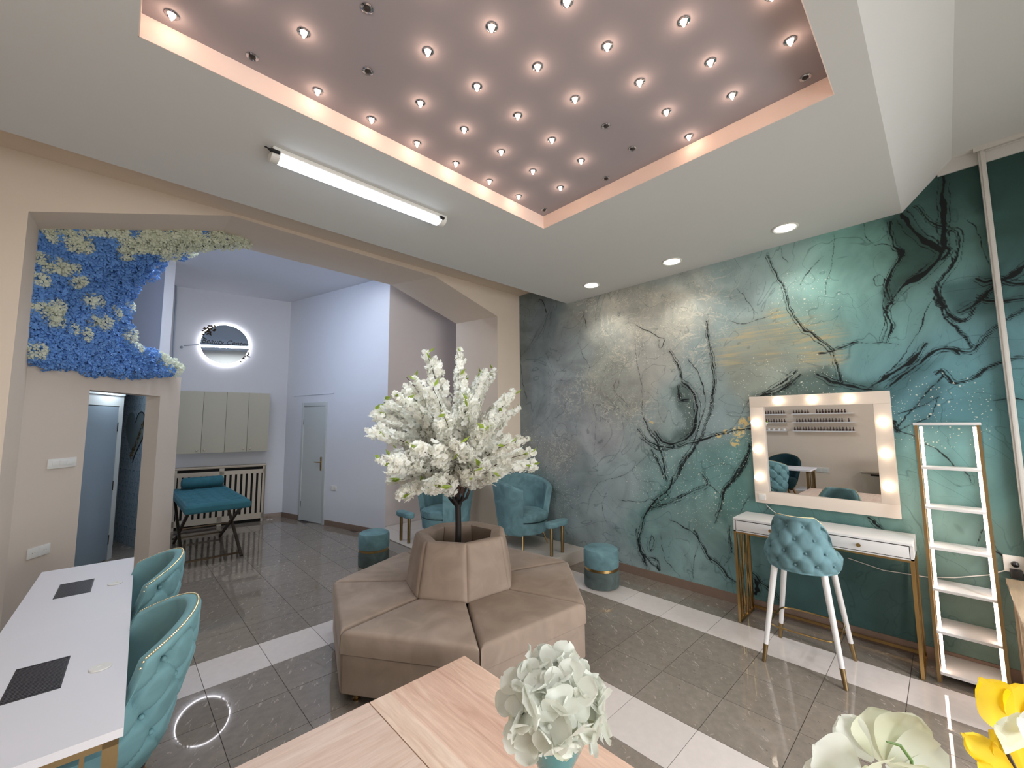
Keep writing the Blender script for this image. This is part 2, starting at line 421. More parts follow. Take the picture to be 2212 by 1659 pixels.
def text_mesh(name, body, size, m, parent, loc, rot, extr=0.002):
    cu = bpy.data.curves.new(name, 'FONT'); cu.body = body; cu.size = size; cu.extrude = extr; cu.align_x = 'CENTER'; cu.shear = 0.35
    t = bpy.data.objects.new(name+'_tmp', cu); COL.objects.link(t)
    dg = bpy.context.evaluated_depsgraph_get(); me = bpy.data.meshes.new_from_object(t.evaluated_get(dg))
    bpy.data.objects.remove(t); me.materials.clear(); me.materials.append(m)
    o = link_mesh(name, me, parent); o.location = loc; o.rotation_euler = rot
    return o
def ordinal(n):
    return ['first', 'second', 'third', 'fourth', 'fifth', 'sixth', 'seventh', 'eighth', 'ninth', 'tenth', 'eleventh', 'twelfth', 'thirteenth', 'fourteenth', 'fifteenth', 'sixteenth', 'seventeenth', 'eighteenth', 'nineteenth', 'twentieth', 'twenty-first', 'twenty-second'][n-1]

# ------------------------------------------------------------------ room measurements
XM, YA = 4.435, 4.465              # mural wall, arch wall
ZS, ZC, ZH = 3.40, 3.51, 3.74      # soffit, recessed panel, high ceiling near the camera
ZB = 4.20                          # ceiling of the back room
XL, YN = -1.15, -3.0               # wall with the shelves, wall behind the camera
PD = np.array([0.5825, 0.8128]); PA = np.array([-0.554, 5.13])   # the slanted partition
B0 = np.array([2.387, 8.904]); BD = np.array([0.9854, -0.1700]); RD = np.array([0.26827, -0.96334])
def P2(a, d, t, off=0.0):          # along a wall by t, off it by off (to the left of its direction)
    return (a[0]+d[0]*t-d[1]*off, a[1]+d[1]*t+d[0]*off)
def wallslab(a, b, z0, z1, th, side=1):
    a, b = np.array(a, float), np.array(b, float); d = (b-a)/np.linalg.norm(b-a); n = np.array([-d[1], d[0]])*th*side
    return MB().prism([tuple(a), tuple(b), tuple(b+n), tuple(a+n)], z0, z1)
ZH = 3.70
# ------------------------------------------------------------------ the setting: floor
fl = struct('floor', MB().b2((-1.7, -3.1, -0.05), (4.75, 9.4, -0.004)), MT['grout'])
XLN = [-1.15, -0.673, -0.273, 0.127, 0.527, 0.927, 1.327, 1.727, 2.115, 2.50, 2.89, 3.275, 3.65, 4.03, 4.435]
YLN = [1.107+0.405*k for k in range(-3, 21)]
tb = MB().b2((-0.5, -0.5, -0.01), (0.5, 0.5, 0.0))
proto_tile = {}
far = {False: MB(), True: MB()}
ntile = 0
for i in range(len(XLN)-1):
    for j in range(len(YLN)-1):
        x0, x1, y0, y1 = XLN[i], XLN[i+1], YLN[j], YLN[j+1]
        cx, cyy = (x0+x1)/2, (y0+y1)/2
        # outside the walls of the back room
        if cyy > 5.6 and (cx-B0[0]) > (-RD[0]/RD[1])*(-1)*(cyy-B0[1])*(-1)+0.15 and cx > B0[0]+(B0[1]-cyy)*0.2785+0.1: continue
        light = (i in (8, 12) and y1 < 3.95) or (j == 9)
        u, v, z = project((cx, cyy, 0))
        seen = z > 0.3 and -160 < u < 2370 and v < 1900
        if cx > 2.9 and cyy > 3.95: seen = False
        if seen and ntile < 290 and y0 < 7.6:
            if light not in proto_tile:
                o = obj('floor_tile', tb, MT['tile_w' if light else 'tile'], fl, bevel=0.0)
                proto_tile[light] = o
            else: o = newobj(proto_tile[light], parent=fl)
            o.location = (cx, cyy, 0.0); o.scale = (x1-x0-0.0035, y1-y0-0.0035, 1.0); ntile += 1
        else:
            far[light].b2((x0+0.0017, y0+0.0017, -0.01), (x1-0.0017, y1-0.0017, 0.0))
stuff(obj('far_tiles', far[False], MT['tile'], fl)); stuff(obj('light_far_tiles', far[True], MT['tile_w'], fl))
stuff(obj('near_tiles', MB().b2((-1.7, -3.1, -0.01), (4.75, YLN[0]-0.004, 0.0)), MT['tile'], fl))

# ------------------------------------------------------------------ ceilings
cx0, cx1, cy0, cy1 = -0.033, 2.539, 0.268, 2.252
c = MB()
Y0 = 0.12; Y1 = 3.52
c.b2((XL, Y0, ZS), (cx0, Y1, ZS+0.3)); c.b2((cx1, Y0, ZS), (XM, Y1, ZS+0.3))
c.b2((cx0, Y0, ZS), (cx1, cy0, ZS+0.3)); c.b2((cx0, cy1, ZS), (cx1, Y1, ZS+0.3))
soff = struct('ceiling', c, MT['ceil'], merge=False)
c = MB().b2((cx0-0.01, cy0-0.01, ZC), (cx1+0.01, cy1+0.01, ZC+0.1))
struct('recessed_panel', c, MT['ceil_in'], soff)
t = 0.004
c = MB().b2((cx0, cy1-t, ZS), (cx1, cy1, ZC)).b2((cx1-t, cy0, ZS), (cx1, cy1, ZC)).b2((cx0, cy0, ZS), (cx1, cy0+t, ZC)).b2((cx0, cy0, ZS), (cx0+t, cy1, ZC))
struct('recess_edge', c, mat('recess_edge_paint', (238, 216, 204), 0.8), soff, merge=False)
# sloping step up to the higher ceiling near the camera, and that ceiling
c = MB().add([(XL, Y0, ZS), (XM, Y0, ZS), (XM, -0.173, ZH), (XL, -0.173, ZH), (XL, Y0, ZS+0.35), (XM, Y0, ZS+0.35), (XM, -0.173, ZH+0.05), (XL, -0.173, ZH+0.05)],
             [(0, 1, 2, 3), (4, 5, 6, 7), (0, 1, 5, 4), (1, 2, 6, 5), (2, 3, 7, 6), (3, 0, 4, 7)])
struct('ceiling_slope', c, MT['ceil'], soff)
struct('high_ceiling', MB().b2((XL, YN, ZH), (XM, -0.173, ZH+0.05)), MT['ceil'], soff)
struct('strip_ceiling', MB().b2((XL, Y1-0.02, 3.727), (XM, YA, 3.80)), MT['tan'], soff)
struct('ceiling_back', MB().b2((-1.7, 5.2, ZB), (4.7, 9.4, ZB+0.05)), MT['white'])

# ------------------------------------------------------------------ arch wall
front = [(-0.554, 0), (-0.554, 3.30), (0.658, 3.70), (2.89, 3.665), (3.975, 3.325), (3.975, 0)]
back = [(-0.554, 0), (-0.554, 3.40), (0.70, 3.80), (2.80, 3.79), (3.975, 3.40), (3.975, 0)]
c = MB()
YB_ = 5.49
for (x0, x1) in ((XL, -0.554), (3.975, XM+0.3)):
    c.b2((x0, YA, 0), (x1, YB_, 4.25))
for k in range(1, 4):
    a, b, e, f = front[k], front[k+1], back[k], back[k+1]
    c.add([(a[0], YA, a[1]), (b[0], YA, b[1]), (b[0], YA, 4.25), (a[0], YA, 4.25), (e[0], YB_, e[1]), (f[0], YB_, f[1]), (f[0], YB_, 4.25), (e[0], YB_, 4.25)],
          [(0, 1, 2, 3), (7, 6, 5, 4), (0, 4, 5, 1), (3, 2, 6, 7)])
struct('wall_arch', c, MT['tan'], merge=False)
struct('wall_left', MB().b2((XL-0.1, YN, 0), (XL, YA, ZH+0.05)), MT['tan'])
struct('wall_near', MB().b2((XL, YN-0.1, 0), (XM, YN, ZH+0.05)), MT['tan'])

# ------------------------------------------------------------------ slanted partition with a doorway, low wall top under the flower panel
L = 1.91; th = 0.15; zt = 2.36
c = MB()
def pp(t0, t1, z0, z1, th_=th, o0=0.0):
    a, b = P2(PA, PD, t0, o0), P2(PA, PD, t1, o0); a2, b2 = P2(PA, PD, t0, o0+th_), P2(PA, PD, t1, o0+th_)
    return [a, b, b2, a2], z0, z1
for a in ((-0.02, 0.597, 0, zt), (1.555, L, 0, zt), (0.597, 1.555, 2.097, zt)):
    q, z0, z1 = pp(*a); c.prism(q, z0, z1)
struct('wall_partition', c, MT['partition'], merge=False)

# ------------------------------------------------------------------ back room
bl = P2(B0, BD, -1.86)
rc = (3.14, 6.20)
c = wallslab(bl, tuple(B0+BD*0.1), 0, ZB, 0.1)
struct('wall_back', c, MT['white'])
d0, d1 = 0.575, 1.247                              # door leaf along the right wall
c = MB()
for a, b, z0, z1 in ((0, d0-0.03, 0, ZB), (d1+0.03, 2.806, 0, ZB), (d0-0.03, d1+0.03, 2.12, ZB)):
    p, q = P2(B0, RD, a), P2(B0, RD, b); p2, q2 = P2(B0, RD, a, 0.1), P2(B0, RD, b, 0.1); c.prism([p, q, q2, p2], z0, z1)
struct('wall_back_right', c, MT['white'], merge=False)
struct('wall_alcove', MB().b2((3.14, 6.20, 0), (4.75, 6.30, ZB)), MT['warmwhite'])
struct('wall_alcove_side', MB().b2((4.65, YB_, 0), (4.75, 6.2, ZB)), MT['warmwhite'])
# skirting of the back room
c = MB()
def skirt(m, a, d, t0, t1, off=-0.012, h=0.09):
    m.prism([P2(a, d, t0), P2(a, d, t1), P2(a, d, t1, off), P2(a, d, t0, off)], 0.0, h)
skirt(c, B0, RD, 0, d0-0.06); skirt(c, B0, RD, d1+0.06, 2.806); skirt(c, B0, BD, -0.32, 0.0)
struct('baseboard_back', c, MT['skirt'], merge=False)
struct('baseboard_alcove', MB().b2((3.14, 6.188, 0.0), (4.65, 6.2, 0.10)), MT['skirt'])
struct('baseboard_right', MB().b2((XM-0.012, -3.0, 0), (XM, 3.30, 0.09)), MT['skirt'])
struct('baseboard_arch', MB().b2((3.963, 4.465, 0.15), (3.975, 5.49, 0.24)), MT['skirt'])
# faint plaster ridge above the back door
c = MB(); q = [P2(B0, RD, 0.25), P2(B0, RD, 1.45), P2(B0, RD, 1.45, -0.012), P2(B0, RD, 0.25, -0.012)]; c.prism(q, 2.30, 2.315)
struct('trim_1', c, MT['white'])
# back door
door = bpy.data.objects.new('door_1', None); COL.objects.link(door); door['kind'] = 'structure'
def wp(m, a, d, t0, t1, z0, z1, o0, o1): m.prism([P2(a, d, t0, o0), P2(a, d, t1, o0), P2(a, d, t1, o1), P2(a, d, t0, o1)], z0, z1)
m = MB(); wp(m, B0, RD, d0-0.035, d0+0.02, 0, 2.16, -0.018, 0.05); wp(m, B0, RD, d1-0.02, d1+0.035, 0, 2.16, -0.018, 0.05); wp(m, B0, RD, d0+0.02, d1-0.02, 2.09, 2.16, -0.018, 0.05)
struct('door_frame', m, MT['door'], door, bevel=0.004, merge=False)
m = MB(); wp(m, B0, RD, d0+0.022, d1-0.022, 0.012, 2.086, -0.006, 0.03); struct('door_leaf', m, MT['door'], door)
m = MB(); wp(m, B0, RD, d1-0.115, d1-0.075, 0.93, 1.17, -0.012, -0.006); obj('handle_plate', m, MT['brass'], door)
m = MB(); a = P2(B0, RD, d1-0.095, -0.012); b = P2(B0, RD, d1-0.095, -0.06); e = P2(B0, RD, d1-0.21, -0.062)
m.tube([(a[0], a[1], 1.08), (b[0], b[1], 1.08), (e[0], e[1], 1.08)], 0.009, 8); obj('door_handle', m, MT['brass'], door, smooth=True)
m = MB(); wp(m, B0, RD, d0+0.012, d0+0.022, 1.75, 1.85, -0.014, -0.004); wp(m, B0, RD, d0+0.012, d0+0.022, 0.25, 0.35, -0.014, -0.004); obj('door_hinge', m, MT['black'], door, merge=False)

# corridor behind the doorway: patterned wall, blue-grey door, end walls
WA, WB = np.array([0.078, 8.93]), np.array([0.42, 7.76])
WD = (WB-WA)/np.linalg.norm(WB-WA)
def heartpaper():
    k = NT('heart_wallpaper'); mp = k.coords('Object', (1, 1, 1))
    sp = k.n('ShaderNodeSeparateXYZ'); k.l(mp, 0, sp, 0)
    def mth(op, a, b=None, c=None):
        n = k.n('ShaderNodeMath', operation=op)
        for i, q in enumerate((a, b, c)):
            if q is None: continue
            if isinstance(q, (int, float)): n.inputs[i].default_value = q
            else: k.l(q[0], q[1], n, i)
        return (n, 0)
    nz = k.n('ShaderNodeTexNoise', Scale=9.0, Detail=2.0); k.l(mp, 0, nz, 'Vector')
    jit = mth('MULTIPLY', (nz, 0), 0.07)
    tot = None
    for (s, ox, oz, wd) in ((0.165, 0.0, 0.0, 0.10), (0.12, 0.06, 0.05, 0.10)):
        yy = mth('ADD', (sp, 1), ox); yy = mth('ADD', yy, jit); zz = mth('ADD', (sp, 2), oz); zz = mth('ADD', zz, jit)
        row = mth('FLOOR', mth('DIVIDE', zz, s)); yy = mth('ADD', yy, mth('MULTIPLY', row, s*0.37))
        x = mth('SUBTRACT', mth('FRACT', mth('DIVIDE', yy, s)), 0.5); z = mth('SUBTRACT', mth('FRACT', mth('DIVIDE', zz, s)), 0.42)
        ax = mth('ABSOLUTE', mth('MULTIPLY', x, 2.9)); zz2 = mth('SUBTRACT', mth('MULTIPLY', z, 2.7), mth('MULTIPLY', mth('SQRT', ax), 0.62))
        r = mth('ADD', mth('MULTIPLY', ax, ax), mth('MULTIPLY', zz2, zz2))
        e = mth('ABSOLUTE', mth('SUBTRACT', r, 0.62)); ln = mth('LESS_THAN', e, wd)
        tot = ln if tot is None else mth('MAXIMUM', tot, ln)
    n2 = k.n('ShaderNodeTexNoise', Scale=16.0, Detail=3.0); k.l(mp, 0, n2, 'Vector')
    fac = mth('MULTIPLY', tot, mth('MULTIPLY', mth('ADD', (n2, 0), 0.1), 1.3))
    mx = k.n('ShaderNodeMixRGB'); k.l(fac[0], 0, mx, 0)
    mx.inputs[1].default_value = lin((176, 192, 204))+(1,); mx.inputs[2].default_value = lin((70, 112, 146))+(1,)
    k.l(mx, 0, k.b, 'Base Color'); k.b.inputs['Roughness'].default_value = 0.7
    return k.m
q = lambda o: [tuple(WA), tuple(WB), P2(WB, WD, 0, o), P2(WA, WD, 0, o)]
struct('wall_corridor', MB().prism(q(0.08), 0, 2.35), heartpaper())
struct('wall_corridor_top', MB().prism(q(0.08), 2.35, ZB), MT['white'])
struct('wall_back_left', wallslab(tuple(WB), bl, 0, ZB, 0.04, 1), MT['white'])
DD = np.array([-0.55, -0.83]); DD /= np.linalg.norm(DD); DA = np.array([0.012, 7.80])
struct('wall_corridor_end', MB().prism([tuple(DA), tuple(WA), (WA[0]-0.1, WA[1]+.02), (DA[0]-0.1, DA[1]+.04)], 0, 2.35), MT['door'])
struct('ceiling_corridor', MB().prism([(-1.65, 5.5), (-0.56, 5.5), (0.42, 7.7), (0.08, 8.95), (-1.65, 8.95)], 2.35, 2.40), MT['white'])
d2 = bpy.data.objects.new('door_2', None); COL.objects.link(d2); d2['kind'] = 'structure'
m = MB(); wp(m, DA, DD, -0.03, 0.045, 0, 2.16, -0.03, 0.03); wp(m, DA, DD, 0.045, 1.1, 2.02, 2.16, -0.03, 0.03); struct('door_frame', m, MT['door'], d2, merge=False)
m = MB(); wp(m, DA, DD, 0.052, 0.95, 0.01, 2.01, -0.012, 0.028); struct('door_leaf', m, MT['bluedoor'], d2)
m = MB(); wp(m, DA, DD, 0.045, 0.055, 1.68, 1.80, 0.02, 0.034); wp(m, DA, DD, 0.045, 0.055, 0.9, 1.02, 0.02, 0.034); wp(m, DA, DD, 0.045, 0.055, 0.2, 0.32, 0.02, 0.034); obj('door_hinge', m, MT['bronze'], d2, merge=False)
m = MB(); wp(m, DA, DD, -0.02, 1.6, 2.16, 2.35, -0.02, 0.05); wp(m, DA, DD, 0.97, 1.9, 0, 2.16, -0.02, 0.05)
struct('wall_corridor_left', m, MT['door'], merge=False)
# added unseen window, made up to go with the frontal fill lamp
wn2 = struct('added_window', MB().b2((-0.3, YN+.001, 0.4), (3.9, YN+.02, 2.3)), mat('added_window_glass', (170, 178, 186), 0.1))
obj('window_frame', MB().b2((-.36, YN+.001, .34), (-.3, YN+.06, 2.36)).b2((3.9, YN+.001, .34), (3.96, YN+.06, 2.36)).b2((-.36, YN+.001, .34), (3.96, YN+.06, .40)).b2((-.36, YN+.001, 2.30), (3.96, YN+.06, 2.36)).b2((1.77, YN+.001, .40), (1.83, YN+.06, 2.3)), MT['alu'], wn2, merge=False)
# side wall of the back room with its window (the daylight that tints the right wall)
struct('wall_side', MB().b2((-1.70, 5.45, 0), (-1.62, 9.3, 2.5)).b2((-1.70, 5.45, 3.9), (-1.62, 9.3, ZB)).b2((-1.70, 5.45, 2.5), (-1.62, 5.9, 3.9)).b2((-1.70, 7.3, 2.5), (-1.62, 9.3, 3.9)), MT['white'], merge=False)
struct('wall_side_back', wallslab((-1.62, 9.25), tuple(np.array(bl)), 0, ZB, 0.06), MT['white'])
wn = struct('window_1', MB().b2((-1.68, 5.9, 2.5), (-1.66, 7.3, 3.9)), MT['winpane'])
obj('window_frame', MB().b2((-1.65, 5.9, 2.5), (-1.61, 5.95, 3.9)).b2((-1.65, 7.25, 2.5), (-1.61, 7.3, 3.9)).b2((-1.65, 5.9, 2.5), (-1.61, 7.3, 2.55)).b2((-1.65, 5.9, 3.85), (-1.61, 7.3, 3.9)).b2((-1.65, 6.58, 2.5), (-1.61, 6.62, 3.9)), MT['alu'], wn, merge=False)

# ------------------------------------------------------------------ mural wall: an ink-wash print, its fields computed on the wall's own grid
def zc(pts): return [(1100+a/1.989, 380+b/1.989) for a, b in pts]          # tracing coordinates -> photo pixels
def z4(pts): return [(1180+a/4.254, 1150+b/4.254) for a, b in pts]
def z5(pts): return [(1560+a/3.393, 800+b/3.393) for a, b in pts]
def wall_yz(pts):
    return np.array([on_x(XM, u, v)[1:] for u, v in pts])
COLS = [((1150,700),(104,116,114)),((1135,860),(112,122,122)),((1200,900),(128,134,132)),((1200,1000),(128,130,124)),((1180,1060),(98,124,120)),((1220,1120),(122,138,136)),
 ((1300,700),(150,152,140)),((1250,760),(128,138,136)),((1310,790),(144,146,132)),((1330,850),(138,138,126)),((1400,750),(152,150,138)),((1450,680),(150,158,148)),((1500,800),(128,146,142)),
 ((1600,650),(132,156,152)),((1650,770),(136,144,128)),((1720,780),(132,148,134)),((1750,690),(110,156,144)),((1800,620),(106,166,152)),((1860,560),(96,156,142)),((1700,620),(128,162,154)),((1950,520),(52,98,88)),((1940,590),(66,114,102)),
 ((1880,640),(104,160,148)),((1990,450),(34,70,64)),((2060,500),(72,126,116)),((2060,400),(34,78,72)),((2170,450),(24,64,56)),((2200,380),(18,58,50)),((1970,680),(96,152,146)),((2100,640),(70,118,116)),
 ((2160,740),(72,128,134)),((2000,770),(86,142,146)),((1900,750),(88,146,146)),((1930,700),(90,150,140)),((1950,860),(66,120,126)),((2050,850),(72,138,150)),((2150,880),(62,120,122)),((2180,1050),(46,88,84)),((2170,1180),(38,74,70)),
 ((1400,950),(134,146,140)),((1300,950),(142,144,140)),((1250,1050),(122,134,132)),((1330,1050),(130,146,142)),((1550,900),(124,146,144)),((1600,1000),(84,130,124)),((1450,1000),(106,136,130)),((1500,1060),(80,124,118)),
 ((1400,1150),(96,130,124)),((1500,1200),(112,146,140)),((1560,1130),(106,146,136)),((1480,1120),(104,138,132)),((1600,1250),(84,122,118)),((1700,1300),(48,88,84)),((1660,1120),(74,120,112)),((1900,1300),(44,82,78)),((1800,1240),(56,98,94)),((2060,1150),(104,138,124)),
 ((2050,1000),(78,136,132)),((1960,1050),(104,148,138)),((2080,1330),(84,112,100)),((1960,1150),(84,128,116)),((1750,1100),(70,118,110)),((1290,1150),(132,148,146)),((1350,1230),(126,146,142)),((1200,1150),(118,134,132))]
VEINS = [ # width (m), darkness, traced points
 (.030,1,zc([(1690,165),(1740,235),(1800,290),(1850,335),(1775,420),(1700,470),(1640,550)])),(.016,1,zc([(1640,190),(1655,300),(1690,345),(1640,410),(1612,480),(1650,545)])),
 (.030,1,zc([(1862,-60),(1866,100),(1858,200),(1868,300),(1850,335)])),(.012,1,zc([(1868,200),(1870,300),(1890,325),(1850,360)])),(.006,.9,zc([(1740,130),(1800,190),(1870,230),(1930,240),(1935,300),(1890,400),(1830,490),(1850,560),(1900,640),(1990,740)])),
 (.008,1,zc([(1640,550),(1615,600),(1640,640),(1612,720)])),(.012,1,zc([(1660,540),(1630,560),(1610,590)])),(.006,1,zc([(1105,345),(1160,440),(1200,540),(1240,630),(1310,690),(1380,745),(1420,880),(1440,900)])),(.006,1,zc([(1330,770),(1400,745),(1440,735),(1500,710)])),
 (.004,.7,zc([(1340,350),(1290,400),(1250,470)])),(.013,1,zc([(1620,915),(1690,850),(1770,795),(1840,755),(1900,745),(1940,770)])),(.006,.9,zc([(1900,745),(1980,755),(2040,700),(2212,560)])),(.018,.7,zc([(1560,900),(1640,850),(1740,780),(1800,720)])),
 (.016,1,zc([(2260,330),(2212,380),(2160,435),(2080,485),(2000,540),(1930,585)])),(.012,1,zc([(1830,480),(1850,550),(1880,580),(1930,620),(1975,600),(1990,560)])),(.014,1,zc([(2010,440),(2050,460),(2100,450),(2212,465),(2300,430)])),(.010,.9,zc([(2000,520),(2100,540),(2212,520)])),
 (.005,.9,zc([(1870,840),(1850,880),(1780,950),(1660,1080)])),(.004,.9,zc([(1660,1090),(1720,1060),(1800,1040),(1850,960)])),(.008,1,zc([(1830,850),(1860,835),(1880,860),(1910,885),(1960,880),(2000,860),(2060,820),(2212,770)])),(.005,.8,zc([(2080,970),(2160,955),(2260,965)])),
 (.007,1,zc([(690,755),(715,790),(735,840),(745,880)])),(.020,1,zc([(745,885),(775,915),(795,945),(803,1000),(800,1050),(785,1100),(755,1135),(700,1150),(650,1135),(625,1095)])),(.010,1,zc([(730,900),(735,960),(770,960)])),
 (.007,1,zc([(850,620),(855,680),(872,770),(885,860),(880,930),(870,1000),(830,1100),(790,1180),(740,1260),(700,1330)])),(.004,.9,zc([(868,780),(878,880),(870,960),(850,1040)])),(.005,1,zc([(770,790),(810,850),(838,930),(838,1000),(815,1070),(790,1150),(750,1210),(700,1290)])),
 (.007,1,zc([(580,1040),(600,1090),(635,1140),(655,1190),(665,1250),(680,1310)])),(.005,1,zc([(560,1120),(600,1150),(650,1180),(720,1165)])),(.010,1,zc([(550,1090),(580,1120),(640,1160),(720,1165),(800,1140),(860,1120),(920,1105),(1040,1080)])),(.010,1,zc([(1035,1160),(1020,1220),(980,1290),(930,1340),(905,1420),(880,1490)])),
 (.003,.8,zc([(870,1110),(960,1080),(1030,960)])),(.014,1,zc([(700,1285),(690,1340),(640,1390),(590,1440),(565,1520),(560,1600),(590,1680)])),(.009,1,zc([(800,1170),(750,1230),(715,1290)])),(.007,1,zc([(610,1175),(645,1240),(670,1300)])),(.004,.9,zc([(470,1390),(560,1400),(600,1390),(640,1405),(680,1410)])),
 (.005,1,zc([(690,1480),(770,1520),(800,1545),(830,1585),(870,1659)])),(.006,1,zc([(600,1430),(700,1400),(760,1370),(850,1330),(830,1280)])),(.003,.6,zc([(540,680),(550,800),(570,900),(575,1040),(590,1140)])),(.003,.6,zc([(440,940),(470,900),(465,870),(450,920),(530,1000)])),
 (.003,.6,zc([(50,780),(110,690),(160,590),(130,535)])),(.004,.9,zc([(120,545),(140,535),(158,585)])),(.003,.8,zc([(48,750),(52,830),(62,900),(75,955)])),(.003,.5,zc([(50,775),(120,700),(165,600),(180,540)])),(.004,.9,zc([(322,590),(330,650)])),(.003,.6,zc([(295,720),(325,780),(345,820),(338,850)])),
 (.0025,.5,zc([(355,950),(375,1050),(365,1200),(385,1300)])),(.004,.7,zc([(330,1450),(350,1370),(400,1310),(480,1290),(540,1250),(600,1190)])),(.004,.8,zc([(940,620),(1010,635),(1060,620),(1110,600),(1160,575)])),(.003,.6,zc([(980,480),(1030,540),(1050,590),(1045,620)])),
 (.005,.9,zc([(540,640),(600,670),(640,690),(668,700),(660,735),(645,738),(640,700)])),(.004,.6,zc([(650,1330),(700,1390),(780,1350),(860,1330),(920,1400),(880,1450)])),(.012,.9,zc([(1060,945),(1140,930),(1200,890),(1260,850)])),(.018,.8,zc([(1320,850),(1400,885),(1480,905),(1560,915)])),
 (.007,.9,zc([(1090,940),(1180,880),(1240,835)])),(.016,.9,zc([(1540,1470),(1570,1490),(1600,1515)])),(.004,.9,zc([(1610,1060),(1680,1090),(1760,1140),(1850,1190),(1960,1270),(2000,1320)])),(.004,.6,zc([(2000,1600),(2060,1500),(2110,1640)])),(.004,.6,zc([(1170,310),(1180,350),(1200,370)])),
 (.010,1,z4([(830,-30),(850,80),(885,200),(900,280),(880,260)])),(.007,1,z4([(885,200),(960,285),(1010,310),(1028,350),(1030,290),(1000,240),(930,245)])),(.008,1,z4([(1365,-20),(1430,110),(1480,200),(1570,290),(1660,400),(1740,470)])),(.003,.6,z4([(1060,0),(1062,120),(1100,250),(1160,330),(1240,410)])),
 (.005,1,z4([(960,30),(985,60),(978,120),(955,165),(945,100),(960,30)])),(.004,.6,z4([(930,60),(925,150),(960,180),(1000,120),(1010,30)])),(.004,.7,z4([(1395,120),(1340,350),(1345,430)])),(.004,.7,z4([(1710,210),(1620,310)])),(.010,1,z4([(1900,370),(1960,450),(2050,520),(2160,660)])),
 (.030,.9,z4([(1920,560),(1940,500),(1910,440)])),(.004,.8,z4([(640,235),(690,270)])),(.006,1,z4([(1690,-60),(1680,60),(1710,180)])),(.005,.8,z5([(1960,1250),(2010,1330),(2090,1430)])),(.005,.8,z5([(1270,330),(1380,290),(1500,250),(1620,200)])),
 (.010,.9,z5([(0,910),(60,830),(130,700),(190,600),(200,530)])),(.005,.8,z5([(130,1040),(190,930)])),(.005,.8,z5([(300,1040),(350,990)])),(.006,.8,zc([(1660,1090),(1650,1050),(1668,1100)])),(.004,.5,zc([(1520,200),(1530,260),(1560,300),(1600,290),(1660,310),(1680,350)])),
 (.003,.6,zc([(1395,250),(1400,330),(1370,440),(1340,560)])),(.004,.6,zc([(1580,420),(1560,440),(1570,465),(1600,460),(1600,425),(1580,420)])),(.004,.6,zc([(1620,470),(1600,560),(1610,640),(1590,710)])),
 (.005,.7,zc([(1830,500),(1790,600),(1740,700),(1680,790),(1600,870),(1530,915)])),(.004,.6,zc([(1990,740),(1940,680),(1870,600)])),(.004,.6,zc([(1430,720),(1560,715),(1680,730)])),(.005,.8,zc([(1890,400),(1900,360),(1880,330)])),
 (.004,.6,zc([(1960,180),(2030,260),(2060,380)])),(.003,.5,zc([(90,1100),(150,1060),(190,1000)])),(.003,.5,zc([(200,1400),(190,1300),(210,1200),(260,1100)])),(.003,.5,zc([(420,1500),(400,1400),(440,1330)]))]
FILL = [(zc([(1640,190),(1690,165),(1850,335),(1700,470),(1650,545),(1612,480),(1690,345)]), (20,62,52), .02), (zc([(1830,470),(2010,440),(2240,330),(2260,560),(2000,620),(1900,600)]), (32,78,76), .05),
 (zc([(1260,850),(1340,820),(1480,880),(1600,880),(1640,930),(1050,945)]), (46,84,80), .04), (zc([(690,900),(760,890),(800,1000),(770,1110),(680,1150),(620,1100),(680,1130),(750,1060)]), (70,92,84), .03),
 (zc([(1640,880),(1740,800),(1860,760),(1800,850),(1760,900),(1660,1000)]), (44,92,96), .05), (zc([(1780,950),(1850,860),(1900,900),(1850,980),(1760,1000)]), (44,92,98), .03),
 (zc([(570,1520),(600,1440),(700,1400),(690,1300),(620,1400),(560,1450)]), (60,112,102), .03), (zc([(870,1400),(940,1330),(1020,1250),(1035,1180),(1000,1420),(930,1500)]), (66,116,106), .04),
 (zc([(380,460),(470,440),(620,480),(770,500),(790,640),(700,700),(520,690),(420,640)]), (168,164,146), .06), (zc([(400,900),(520,850),(580,950),(520,1050),(420,1000)]), (134,136,124), .04), (zc([(1840,-50),(2300,-250),(2260,330),(2100,430),(2000,180)]), (26,66,60), .07)]
